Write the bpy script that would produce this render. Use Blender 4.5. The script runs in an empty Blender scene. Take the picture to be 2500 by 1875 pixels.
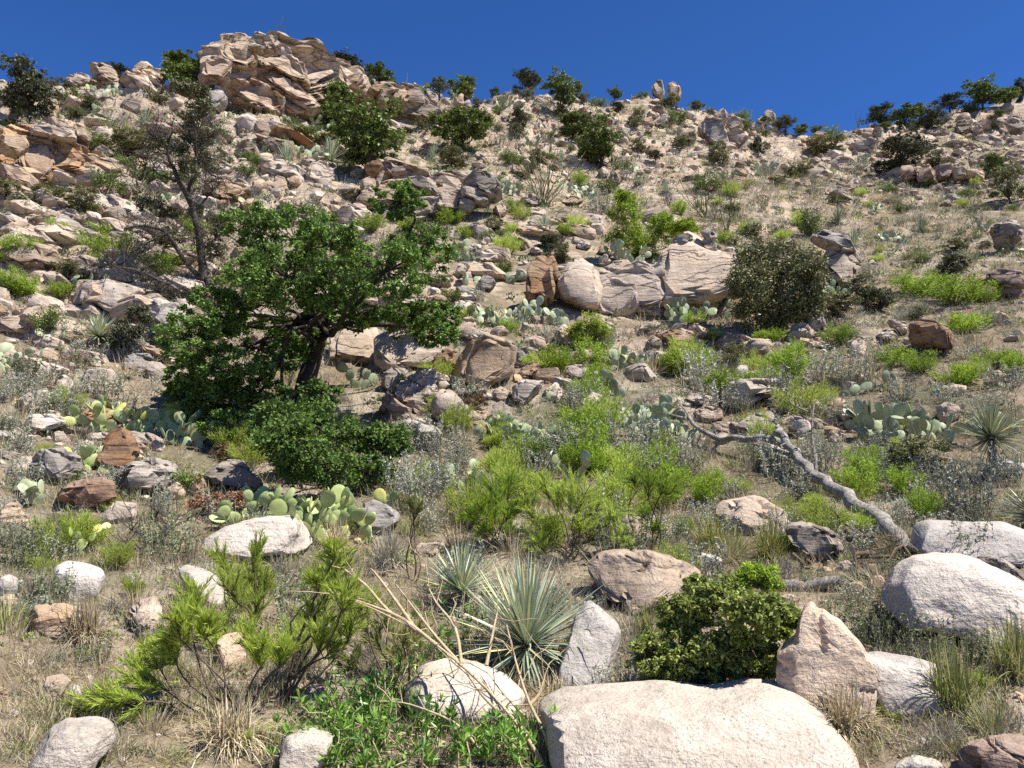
import bpy, math, random
import numpy as np
from mathutils import Vector

# ------------------------------------------------------------------ camera, sky, sun, exposure
scene = bpy.context.scene
col = scene.collection
FPX, CU, CV = 1925.0, 1250.0, 937.5          # focal length and centre in pixels of the 2500 x 1875 photograph
PITCH = math.radians(6.3)
EYE = np.array([0.0, 0.0, 1.7])
cam_d = bpy.data.cameras.new("camera")
cam_d.sensor_width = 36.0
cam_d.lens = FPX / 2500.0 * 36.0
cam_d.clip_start = 0.05
cam_d.clip_end = 3000.0
cam = bpy.data.objects.new("camera", cam_d)
cam.location = EYE
cam.rotation_euler = (math.pi / 2 + PITCH, 0, 0)
col.objects.link(cam)
scene.camera = cam

SUN_EL, SUN_AZ = math.radians(60), math.radians(112)   # azimuth clockwise from +Y (view direction)
world = bpy.data.worlds.new("World")
scene.world = world
world.use_nodes = True
wn = world.node_tree.nodes
bg = wn["Background"]
sky = wn.new("ShaderNodeTexSky")
sky.sky_type = 'NISHITA'
sky.sun_disc = False
sky.sun_elevation = SUN_EL
sky.sun_rotation = SUN_AZ
sky.altitude = 1600
sky.air_density = 0.8
sky.dust_density = 0.0
sky.ozone_density = 4.0
bg.inputs[1].default_value = 0.082
deep = wn.new("ShaderNodeMix")                      # the deep blue of dry mountain air, over the whole sky
deep.data_type = 'RGBA'; deep.blend_type = 'MULTIPLY'
deep.inputs[0].default_value = 1.0
deep.inputs[7].default_value = (0.34, 0.66, 1.10, 1)
world.node_tree.links.new(sky.outputs[0], deep.inputs[6])
world.node_tree.links.new(deep.outputs[2], bg.inputs[0])

sun_d = bpy.data.lights.new("sun", 'SUN')
sun_d.energy = 4.9
sun_d.angle = math.radians(0.53)
sun_d.color = (1.0, 0.955, 0.88)
sun = bpy.data.objects.new("sun", sun_d)
S = Vector((math.sin(SUN_AZ) * math.cos(SUN_EL), math.cos(SUN_AZ) * math.cos(SUN_EL), math.sin(SUN_EL)))
sun.rotation_euler = S.to_track_quat('Z', 'Y').to_euler()
sun.location = (20, -20, 60)
col.objects.link(sun)

scene.view_settings.view_transform = 'Standard'
scene.view_settings.look = 'None'
scene.view_settings.exposure = 0.86
scene.view_settings.gamma = 1.0
scene.render.engine = 'CYCLES'
scene.cycles.max_bounces = 5
scene.cycles.diffuse_bounces = 2
scene.cycles.transmission_bounces = 4
scene.cycles.use_denoising = False

# ------------------------------------------------------------------ small library
def vnoise(p, seed=0):
    """value noise in -1..1 at points p (n,3)"""
    ip = np.floor(p).astype(np.int64)
    f = p - ip
    u = f * f * (3 - 2 * f)
    def h(i, j, k):
        n = (i * 374761393 + j * 668265263 + k * 2147483647 + seed * 974634777) & 0xFFFFFFFF
        n = ((n ^ (n >> 13)) * 1274126177) & 0xFFFFFFFF
        n = ((n ^ (n >> 16)) * 2246822519) & 0xFFFFFFFF
        return ((n >> 8) & 0xFFFF) / 32767.5 - 1.0
    x, y, z = ip[:, 0], ip[:, 1], ip[:, 2]
    a, b, c = u[:, 0], u[:, 1], u[:, 2]
    def L(s, t, w): return s + (t - s) * w
    return L(L(L(h(x, y, z), h(x+1, y, z), a), L(h(x, y+1, z), h(x+1, y+1, z), a), b),
             L(L(h(x, y, z+1), h(x+1, y, z+1), a), L(h(x, y+1, z+1), h(x+1, y+1, z+1), a), b), c)

def fbm(p, octs=4, seed=0, gain=0.5):
    s, amp = np.zeros(len(p)), 1.0
    for o in range(octs):
        s += amp * vnoise(p * (2.03 ** o) + o * 17.3, seed + o)
        amp *= gain
    return s

def make_mesh(name, V, F4=None, F3=None, mat=None, smooth=False, sharp=None):
    V = np.asarray(V, np.float32)
    me = bpy.data.meshes.new(name)
    n4 = 0 if F4 is None else len(F4)
    n3 = 0 if F3 is None else len(F3)
    loops = np.concatenate([np.asarray(F4, np.int32).ravel() if n4 else np.zeros(0, np.int32),
                            np.asarray(F3, np.int32).ravel() if n3 else np.zeros(0, np.int32)])
    me.vertices.add(len(V)); me.vertices.foreach_set("co", V.ravel())
    me.loops.add(len(loops)); me.loops.foreach_set("vertex_index", loops)
    me.polygons.add(n4 + n3)
    st = np.concatenate([np.arange(n4) * 4, n4 * 4 + np.arange(n3) * 3]).astype(np.int32)
    me.polygons.foreach_set("loop_start", st)
    if smooth:
        me.polygons.foreach_set("use_smooth", np.ones(n4 + n3, bool))
    me.update(calc_edges=True)
    if sharp is not None:
        me.set_sharp_from_angle(angle=sharp)
    if mat is not None:
        me.materials.append(mat)
    return me

def link(name, data, parent=None, loc=None, rot=None, scale=None):
    o = bpy.data.objects.new(name, data)
    col.objects.link(o)
    if parent is not None: o.parent = parent
    if loc is not None: o.location = [float(c) for c in loc]
    if rot is not None: o.rotation_euler = rot
    if scale is not None: o.scale = scale if hasattr(scale, '__len__') else (scale,) * 3
    return o

def tag(o, label=None, cat=None, group=None, kind=None):
    if label: o["label"] = label
    if cat: o["category"] = cat
    if group: o["group"] = group
    if kind: o["kind"] = kind
    return o

# tiles of the photograph (origin and scale) in which shapes were measured
TILES = dict(O=(0, 0, 1.13020), A=(0, 0, .379747), B=(800, 0, .379747), C=(1600, 0, .406872),
             D=(0, 500, .379747), E=(800, 500, .379747), F=(1600, 500, .406872),
             G=(0, 1000, .379747), H=(800, 1000, .379747), I=(1600, 1000, .406872),
             J=(0, 1245, .379747), K=(800, 1245, .379747), L=(1600, 1200, .406872))
def T(t, x, y):
    o = TILES[t]
    return o[0] + x * o[2], o[1] + y * o[2]
def poly(t, s):
    return [T(t, *map(float, q.split(','))) for q in s.split()]

cp, sp = math.cos(PITCH), math.sin(PITCH)
FWD, RIGHT, UP = np.array([0, cp, sp]), np.array([1.0, 0, 0]), np.array([0, -sp, cp])
def ray(u, v):
    d = FWD * FPX + RIGHT * (u - CU) + UP * (CV - v)
    return d / np.linalg.norm(d)

# ------------------------------------------------------------------ terrain: height from surveyed profiles
FG = [(1875, 4.3), (1700, 5.3), (1500, 6.9), (1350, 8.7), (1200, 10.8), (1050, 13.3), (900, 16.4)]
PROF = {
    -300: FG + [(750, 19), (600, 23), (450, 27), (330, 31), (260, 36), (205, 41)],
    0:    FG + [(750, 19), (600, 23), (450, 27), (330, 32), (250, 37), (190, 43)],
    300:  FG + [(750, 19), (600, 23), (450, 27.5), (330, 33), (250, 38), (178, 44)],
    600:  FG + [(750, 19), (600, 23), (450, 28), (330, 34), (265, 38), (150, 45)],
    900:  FG + [(750, 19.5), (600, 24), (450, 30), (330, 38), (260, 44), (190, 52)],
    1250: FG + [(750, 20), (600, 25), (450, 32), (350, 42), (280, 52), (206, 64)],
    1600: FG + [(750, 21), (600, 28), (450, 38), (350, 53), (280, 64), (214, 74)],
    1780: FG + [(750, 21.5), (600, 29), (450, 41), (360, 56), (310, 70), (262, 80)],
    1940: FG + [(750, 22), (600, 30), (450, 46), (380, 60), (340, 74), (304, 86)],
    2150: FG + [(750, 22), (600, 31), (450, 50), (370, 70), (325, 88), (290, 100)],
    2350: FG + [(750, 22), (600, 32), (450, 52), (350, 76), (290, 98), (250, 110)],
    2500: FG + [(750, 22), (600, 32), (450, 52), (350, 76), (275, 102), (226, 116)],
    2850: FG + [(750, 22), (600, 32), (450, 52), (350, 76), (265, 106), (215, 124)],
}
LR0, LR1, NR = math.log(0.6), math.log(700), 520
lrs = np.linspace(LR0, LR1, NR)
pcols = sorted(PROF)
paz, prof_tab = [], []
for u in pcols:
    paz.append(math.atan2(u - CU, FPX * cp))
    rr, tt = [0.6, 2.5], [-1.75 / 0.6, -1.75 / 2.5]
    for v, r in PROF[u]:
        d = ray(u, v)
        rr.append(r); tt.append(d[2] / math.hypot(d[0], d[1]))
    ztop = rr[-1] * tt[-1]
    for k, dz in ((1.06, 0.0), (1.3, -1.0), (2, -4), (4, -10), (8, -20)):
        rr.append(rr[-1] * 1.0 if False else PROF[u][-1][1] * k); tt.append((ztop + dz) / rr[-1])
    zs = np.array(rr) * np.array(tt)
    zi = np.interp(np.exp(lrs), rr, zs)
    k = np.ones(9) / 9
    zi[4:-4] = np.convolve(zi, k, 'valid')
    prof_tab.append(zi)
NAZ = 361
azs = np.radians(np.linspace(-180, 180, NAZ))
prof_tab = np.array(prof_tab)
tabf = np.empty((NAZ, NR))
flat = np.interp(np.exp(lrs), [0.6, 8, 40, 120, 700], [-1.75, -2.0, -1.0, 6, 25])
for i, a in enumerate(azs):
    ac = min(max(a, paz[0]), paz[-1])
    row = np.array([np.interp(ac, paz, prof_tab[:, j]) for j in range(NR)]) if abs(a) < 2.2 else flat
    w = min(max((abs(a) - 0.75) / 0.9, 0), 1)
    w = w * w * (3 - 2 * w)
    tabf[i] = row * (1 - w) + flat * w
def H_exact(x, y):
    """ground height at arrays x, y"""
    x = np.atleast_1d(np.asarray(x, float)); y = np.atleast_1d(np.asarray(y, float))
    r = np.maximum(np.hypot(x, y), 0.61)
    a = np.arctan2(x, y)
    fi = np.clip((a + math.pi) / (2 * math.pi) * (NAZ - 1), 0, NAZ - 1.001)
    fj = np.clip((np.log(r) - LR0) / (LR1 - LR0) * (NR - 1), 0, NR - 1.001)
    i, j = fi.astype(int), fj.astype(int)
    di, dj = fi - i, fj - j
    z = (tabf[i, j] * (1 - di) + tabf[i + 1, j] * di) * (1 - dj) + (tabf[i, j + 1] * (1 - di) + tabf[i + 1, j + 1] * di) * dj
    q = np.stack([x, y, np.zeros_like(x)], 1)
    amp = np.clip((r - 3) / 30, 0.02, 1)
    z = z + amp * (0.50 * vnoise(q * 0.21, 5) + 0.24 * vnoise(q * 0.63, 6)) + np.clip(amp * 4, 0, 1) * 0.07 * vnoise(q * 1.7, 7)
    # bedrock: layers that dip to the right break the slope into ledges and joint blocks
    u = CU + FPX * cp * np.tan(np.clip(a, -1.2, 1.2))
    def ramp(v, lo, hi): 
        s = np.clip((v - lo) / (hi - lo), 0, 1); return s * s * (3 - 2 * s)
    left = (1 - ramp(u, 880, 1100)) * ramp(r, 15.5, 19)
    mid = ramp(u, 880, 1100) * (1 - ramp(u, 1780, 1950)) * np.maximum(ramp(r, 15, 18) * (1 - 0.7 * ramp(r, 25, 29)), ramp(r, 36, 44))
    rgt = ramp(u, 1780, 1950) * (0.15 * ramp(r, 16, 20) + 0.85 * ramp(r, 55, 66))
    patch = np.clip(0.62 + 0.9 * vnoise(q * 0.16, 31), 0, 1)
    mask = np.clip(left * (0.35 + 0.65 * patch) + mid * patch + rgt * patch, 0, 1) * (np.abs(a) < 1.0)
    wx, wy = x + 0.5 * vnoise(q * 0.9, 41), y + 0.5 * vnoise(q * 0.9, 42)
    def cell(i, j): return np.modf(np.abs(np.sin(i * 127.1 + j * 311.7) * 43758.5453))[0] - 0.5
    for h, cs, amp2 in ((0.46 + 0.013 * r, 1.5 + 0.02 * r, 1.0), (0.17 + 0.004 * r, 0.8 + 0.01 * r, 0.75)):
        cj = cell(np.floor(wx / cs), np.floor(wy / (cs * 1.3)))
        t = (z + 0.30 * x + 0.5 * vnoise(q * 0.35, 43)) / h + cj * 0.9
        f = t - np.floor(t)
        g = ramp(f, 0.62, 0.90)
        z = z + mask * amp2 * h * (g - f)
    return z + 1.7
# the same heights kept in a fine table over the view
FA, FNA, FNR = math.radians(50), 1100, 1500
_fa, _fr = np.meshgrid(np.linspace(-FA, FA, FNA), np.exp(np.linspace(LR0, math.log(300), FNR)), indexing='ij')
HT = H_exact((_fr * np.sin(_fa)).ravel(), (_fr * np.cos(_fa)).ravel()).reshape(FNA, FNR)
def H(x, y):
    x = np.atleast_1d(np.asarray(x, float)); y = np.atleast_1d(np.asarray(y, float))
    fi = (np.arctan2(x, y) + FA) / (2 * FA) * (FNA - 1)
    fj = (np.log(np.maximum(np.hypot(x, y), 0.61)) - LR0) / (math.log(300) - LR0) * (FNR - 1)
    fi = np.clip(fi, 0, FNA - 1.001); fj = np.clip(fj, 0, FNR - 1.001)
    i, j = fi.astype(int), fj.astype(int)
    di, dj = fi - i, fj - j
    return (HT[i, j] * (1 - di) + HT[i + 1, j] * di) * (1 - dj) + (HT[i, j + 1] * (1 - di) + HT[i + 1, j + 1] * di) * dj
TS = np.exp(np.linspace(math.log(2.0), math.log(260), 700))
def ground(u, v):
    """point of the ground seen at pixel (u, v); above the skyline the ridge below it"""
    d = ray(u, v)
    P = EYE + TS[:, None] * d
    g = P[:, 2] - H(P[:, 0], P[:, 1])
    k = np.nonzero(g < 0)[0]
    if len(k) and k[0] > 0:
        i = k[0]
        w = g[i - 1] / (g[i - 1] - g[i])
        t = TS[i - 1] + (TS[i] - TS[i - 1]) * w
    else:
        m = TS > 20
        t = TS[m][np.argmin(g[m] / TS[m])]
    p = EYE + t * d
    p[2] = H(p[0], p[1])[0]
    return p
def ground_many(us, vs):
    """ground points for many pixels; rays that pass over the ridge are dropped"""
    out = []
    ts = np.exp(np.linspace(math.log(3.0), math.log(240), 420))
    for k in range(0, len(us), 1500):
        u, v = us[k:k + 1500], vs[k:k + 1500]
        d = FWD * FPX + RIGHT * (u - CU)[:, None] + UP * (CV - v)[:, None]
        d /= np.linalg.norm(d, axis=1)[:, None]
        X = d[:, :1] * ts; Y = d[:, 1:2] * ts; Z = EYE[2] + d[:, 2:] * ts
        g = Z - H(X.ravel(), Y.ravel()).reshape(X.shape)
        hit = (g < 0); ok = hit.any(1)
        i = np.maximum(hit.argmax(1), 1)[ok]; r = np.nonzero(ok)[0]
        w = g[r, i - 1] / (g[r, i - 1] - g[r, i])
        t = ts[i - 1] + (ts[i] - ts[i - 1]) * np.clip(w, 0, 1)
        p = EYE + d[ok] * t[:, None]
        p[:, 2] = H(p[:, 0], p[:, 1])
        out.append(p)
    return np.concatenate(out)
EXCL = [(1285, 600, 1800, 775), (1090, 820, 1262, 955), (890, 405, 1228, 560), (480, 100, 920, 292), (805, 785, 1075, 905), (2090, 940, 2320, 1085), (1190, 960, 1395, 1100), (1515, 930, 1670, 1078), (600, 1160, 910, 1322), (225, 930, 435, 1062), (1150, 685, 1290, 800), (1490, 785, 1600, 915), (1160, 1090, 1215, 1210)]
def pixel(p):
    q = p - EYE; dep = float(q @ FWD)
    return CU + FPX * float(q @ RIGHT) / dep, CV - FPX * float(q @ UP) / dep
def open_ground(pts):
    """drops points in front of the cliffs and big blocks, which stand clear in the photograph"""
    k = []
    for i, p in enumerate(pts):
        u, v = pixel(p)
        if not any(x0 < u < x1 and y0 < v < y1 for x0, y0, x1, y1 in EXCL): k.append(i)
    return pts[k]
def mpp(p):
    """metres per photograph pixel at point p"""
    return float(np.dot(p - EYE, FWD)) / FPX
def on_plane(u, v, p0):
    """where the ray of (u, v) meets the upright plane through p0 that faces the camera"""
    n = np.array([p0[0], p0[1], 0.0]); n /= np.linalg.norm(n)
    d = ray(u, v)
    return EYE + d * (np.dot(p0 - EYE, n) / np.dot(d, n))

# ------------------------------------------------------------------ materials
class NT:
    def __init__(self, name):
        self.m = bpy.data.materials.new(name); self.m.use_nodes = True
        self.t = self.m.node_tree; self.t.nodes.clear()
        self.out = self.n('OutputMaterial')
    def n(self, kind, **kw):
        x = self.t.nodes.new('ShaderNode' + kind)
        for k, v in kw.items(): setattr(x, k, v)
        return x
    def l(self, a, b): self.t.links.new(a, b)
    def noise(self, vec, scale, detail=4, rough=0.55, dist=0.0):
        x = self.n('TexNoise')
        x.inputs['Scale'].default_value = scale; x.inputs['Detail'].default_value = detail
        x.inputs['Roughness'].default_value = rough; x.inputs['Distortion'].default_value = dist
        if vec is not None: self.l(vec, x.inputs['Vector'])
        return x.outputs['Fac']
    def ramp(self, fac, stops):
        x = self.n('ValToRGB')
        e = x.color_ramp.elements
        while len(e) > 1: e.remove(e[-1])
        e[0].position = stops[0][0]; e[0].color = (*c3(stops[0][1]), 1)
        for p, c in stops[1:]:
            q = e.new(p); q.color = (*c3(c), 1)
        self.l(fac, x.inputs[0])
        return x.outputs[0]
    def mix(self, fac, a, b, mode='MIX'):
        x = self.n('Mix', data_type='RGBA', blend_type=mode)
        for s, v in ((0, fac), (6, a), (7, b)):
            if hasattr(v, 'links') or hasattr(v, 'is_linked'): self.l(v, x.inputs[s])
            elif s == 0: x.inputs[0].default_value = v
            else: x.inputs[s].default_value = (*c3(v), 1)
        return x.outputs[2]
    def math(self, op, a, b=None):
        x = self.n('Math', operation=op)
        for s, v in ((0, a), (1, b)):
            if v is None: continue
            if hasattr(v, 'is_linked'): self.l(v, x.inputs[s])
            else: x.inputs[s].default_value = v
        return x.outputs[0]
    def bump(self, h, strength, dist, normal=None):
        x = self.n('Bump')
        x.inputs['Strength'].default_value = strength; x.inputs['Distance'].default_value = dist
        self.l(h, x.inputs['Height'])
        if normal is not None: self.l(normal, x.inputs['Normal'])
        return x.outputs[0]
def c3(c):
    return (c, c, c) if not hasattr(c, '__len__') else tuple(c[:3])

def rock_mat(name, light, mid, varnish, dark, speck=0.35, stripes=0.75, varn=(0.52, 0.66), lich=(0.60, 0.72), strata=7.0, dip=18, crack=1.1):
    t = NT(name)
    tc = t.n('TexCoord'); oi = t.n('ObjectInfo')
    off = t.n('VectorMath', operation='SCALE'); off.inputs[0].default_value = (71, 33, 57); t.l(oi.outputs['Random'], off.inputs['Scale'])
    ad = t.n('VectorMath', operation='ADD'); t.l(tc.outputs['Object'], ad.inputs[0]); t.l(off.outputs[0], ad.inputs[1])
    p = ad.outputs[0]
    mp = t.n('Mapping'); mp.inputs['Rotation'].default_value = (math.radians(6), math.radians(dip), 0)
    mp.inputs['Scale'].default_value = (0.55, 0.8, strata)
    t.l(p, mp.inputs['Vector'])
    big = t.noise(p, 0.9, 5, 0.6, 0.4)
    med = t.noise(p, 4.0, 6, 0.65, 0.3)
    str1 = t.noise(mp.outputs[0], 1.0, 6, 0.68, 0.6)
    str2 = t.noise(mp.outputs[0], 3.4, 4, 0.6, 0.3)
    fine = t.noise(p, 45, 3, 0.7)
    spk = t.noise(p, 60, 4, 0.75)
    c = t.mix(t.ramp(med, [(0.35, 0), (0.65, 1)]), mid, light)
    c = t.mix(t.ramp(big, [(varn[0], 0), (varn[1], 0.85)]), c, varnish)
    c = t.mix(t.math('MULTIPLY', t.ramp(str1, [(0.39, 1), (0.50, 0)]), stripes), c, dark)
    c = t.mix(t.math('MULTIPLY', t.ramp(str2, [(0.36, 1), (0.44, 0)]), stripes * 0.9), c, dark)
    mv = t.n('Mapping'); mv.inputs['Rotation'].default_value = (math.radians(4), math.radians(dip), 0); mv.inputs['Scale'].default_value = (0.45 * crack, 0.7 * crack, 2.2 * crack)
    nz = t.n('TexNoise'); nz.inputs['Scale'].default_value = 1.3; nz.inputs['Detail'].default_value = 5; t.l(p, nz.inputs['Vector'])
    sc = t.n('VectorMath', operation='SCALE'); sc.inputs['Scale'].default_value = 0.7; t.l(nz.outputs['Color'], sc.inputs[0])
    vw = t.n('VectorMath', operation='ADD'); t.l(p, vw.inputs[0]); t.l(sc.outputs[0], vw.inputs[1]); t.l(vw.outputs[0], mv.inputs['Vector'])
    vo = t.n('TexVoronoi', feature='DISTANCE_TO_EDGE'); vo.inputs['Scale'].default_value = 1.0; t.l(mv.outputs[0], vo.inputs['Vector'])
    ck = t.math('MULTIPLY', t.ramp(vo.outputs['Distance'], [(0.01, 1), (0.06, 0)]), t.ramp(big, [(0.42, 0), (0.52, 1)]))
    c = t.mix(t.math('MULTIPLY', ck, 0.8 * min(1, stripes + 0.15)), c, [q * 0.6 for q in dark])
    lic = t.noise(p, 2.3, 6, 0.7, 0.8)
    c = t.mix(t.ramp(lic, [(lich[0], 0), (lich[1], 0.7)]), c, [q * 1.25 + 0.05 for q in dark])
    c = t.mix(t.math('MULTIPLY', t.ramp(spk, [(0.36, 1), (0.46, 0)]), speck), c, (0.10, 0.09, 0.08))
    streak = t.noise(p, 1.4, 7, 0.75, 1.6)
    c = t.mix(t.ramp(streak, [(0.56, 0), (0.66, 0.55)]), c, [q * 0.62 for q in mid])
    c = t.mix(t.math('MULTIPLY', t.ramp(fine, [(0.5, 0), (0.75, 1)]), 0.3), c, [min(q * 1.35, 0.9) for q in light])
    # per-rock tint
    hv = t.n('HueSaturation')
    v = t.n('MapRange'); t.l(oi.outputs['Random'], v.inputs[0]); v.inputs[3].default_value = 0.82; v.inputs[4].default_value = 1.12
    t.l(v.outputs[0], hv.inputs['Value']); t.l(c, hv.inputs['Color'])
    sv = t.n('MapRange'); rnd2 = t.math('FRACT', t.math('MULTIPLY', oi.outputs['Random'], 7.31)); t.l(rnd2, sv.inputs[0]); sv.inputs[3].default_value = 0.72; sv.inputs[4].default_value = 1.2
    t.l(sv.outputs[0], hv.inputs['Saturation'])
    b = t.n('BsdfPrincipled'); b.inputs['Roughness'].default_value = 0.92; b.inputs['Specular IOR Level'].default_value = 0.15
    t.l(hv.outputs[0], b.inputs['Base Color'])
    n = t.bump(ck, 0.7, -0.06)
    n = t.bump(str1, 0.55 * min(1, stripes + 0.25), 0.12, n)
    n = t.bump(str2, 0.5 * min(1, stripes + 0.15), 0.05, n)
    n = t.bump(med, 0.5, 0.07, n)
    pit = t.noise(p, 14, 5, 0.7, 0.3)
    n = t.bump(pit, 0.6, 0.035, n)
    n = t.bump(fine, 0.6, 0.014, n)
    t.l(n, b.inputs['Normal'])
    t.l(b.outputs[0], t.out.inputs[0])
    return t.m

ROCK = dict(
    t=rock_mat('tan_gneiss', (0.56, 0.455, 0.345), (0.44, 0.335, 0.24), (0.38, 0.235, 0.135), (0.17, 0.13, 0.10)),
    o=rock_mat('orange_gneiss', (0.53, 0.40, 0.285), (0.42, 0.29, 0.19), (0.37, 0.205, 0.11), (0.15, 0.11, 0.085), varn=(0.48, 0.68), stripes=0.7),
    g=rock_mat('grey_gneiss', (0.44, 0.385, 0.32), (0.32, 0.27, 0.225), (0.36, 0.26, 0.19), (0.14, 0.125, 0.115), varn=(0.62, 0.76), stripes=0.65),
    p=rock_mat('pale_gneiss', (0.58, 0.48, 0.375), (0.48, 0.375, 0.28), (0.46, 0.31, 0.20), (0.24, 0.205, 0.18), varn=(0.60, 0.74), stripes=0.45),
    w=rock_mat('white_granite', (0.58, 0.52, 0.445), (0.49, 0.425, 0.355), (0.47, 0.34, 0.24), (0.27, 0.235, 0.205), speck=0.6, stripes=0.22, varn=(0.56, 0.76), lich=(0.60, 0.74), strata=4.0, crack=0.35),
    n=rock_mat('tan_granite', (0.56, 0.44, 0.325), (0.46, 0.345, 0.24), (0.44, 0.29, 0.18), (0.22, 0.18, 0.15), speck=0.6, stripes=0.35, varn=(0.52, 0.72), strata=4.0, crack=0.5),
    b=rock_mat('brown_gneiss', (0.36, 0.25, 0.175), (0.28, 0.18, 0.12), (0.30, 0.15, 0.075), (0.11, 0.08, 0.065), stripes=0.7),
)
ROCK_WORD = dict(t='tan', o='orange', g='grey', p='pale', w='whitish', n='buff', b='brown')

def leaf_mat(name, cols, rough=0.5, trans=0.3, spec=0.25, obj_var=0.25, back=None):
    t = NT(name)
    ge = t.n('NewGeometry'); oi = t.n('ObjectInfo')
    k = len(cols)
    c = t.ramp(ge.outputs['Random Per Island'], [(i / max(1, k - 1), q) for i, q in enumerate(cols)])
    hv = t.n('HueSaturation')
    v = t.n('MapRange'); t.l(oi.outputs['Random'], v.inputs[0]); v.inputs[3].default_value = 1 - obj_var; v.inputs[4].default_value = 1 + obj_var
    t.l(v.outputs[0], hv.inputs['Value']); t.l(c, hv.inputs['Color'])
    c = hv.outputs[0]
    b = t.n('BsdfPrincipled'); b.inputs['Roughness'].default_value = rough; b.inputs['Specular IOR Level'].default_value = spec
    t.l(c, b.inputs['Base Color'])
    if trans > 0:
        tr = t.n('BsdfTranslucent'); t.l(c, tr.inputs['Color'])
        mx = t.n('MixShader'); mx.inputs[0].default_value = trans
        t.l(b.outputs[0], mx.inputs[1]); t.l(tr.outputs[0], mx.inputs[2]); t.l(mx.outputs[0], t.out.inputs[0])
    else:
        t.l(b.outputs[0], t.out.inputs[0])
    return t.m

def bark_mat(name, a, b_, scale=9, bump=0.03, stretch=0.15):
    t = NT(name)
    tc = t.n('TexCoord')
    n1 = t.noise(tc.outputs['Object'], scale, 6, 0.7, 1.0)
    n2 = t.noise(tc.outputs['Object'], scale * 6, 3, 0.6)
    c = t.mix(t.ramp(n1, [(0.38, 0), (0.6, 1)]), a, b_)
    c = t.mix(t.math('MULTIPLY', t.ramp(n2, [(0.4, 1), (0.55, 0)]), 0.5), c, [q * 0.45 for q in a])
    b = t.n('BsdfPrincipled'); b.inputs['Roughness'].default_value = 0.9; b.inputs['Specular IOR Level'].default_value = 0.1
    t.l(c, b.inputs['Base Color'])
    n = t.bump(n1, 0.8, bump); n = t.bump(n2, 0.6, bump * 0.3, n)
    t.l(n, b.inputs['Normal']); t.l(b.outputs[0], t.out.inputs[0])
    return t.m

def pad_mat(name, a, b_, yel):
    t = NT(name)
    tc = t.n('TexCoord'); oi = t.n('ObjectInfo')
    c = t.mix(oi.outputs['Random'], a, b_)
    r2 = t.math('FRACT', t.math('MULTIPLY', oi.outputs['Random'], 13.7))
    c = t.mix(t.ramp(r2, [(0.80, 0), (0.97, 0.8)]), c, yel)
    n1 = t.noise(tc.outputs['Object'], 9, 5, 0.6)
    c = t.mix(t.ramp(n1, [(0.58, 0), (0.75, 0.5)]), c, (0.33, 0.31, 0.20))
    vo = t.n('TexVoronoi'); vo.inputs['Scale'].default_value = 38
    t.l(tc.outputs['Object'], vo.inputs['Vector'])
    c = t.mix(t.ramp(vo.outputs['Distance'], [(0.10, 0.55), (0.2, 0)]), c, (0.08, 0.07, 0.04))
    b = t.n('BsdfPrincipled'); b.inputs['Roughness'].default_value = 0.5; b.inputs['Specular IOR Level'].default_value = 0.3
    t.l(c, b.inputs['Base Color'])
    t.l(t.bump(n1, 0.3, 0.01), b.inputs['Normal'])
    t.l(b.outputs[0], t.out.inputs[0])
    return t.m

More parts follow.
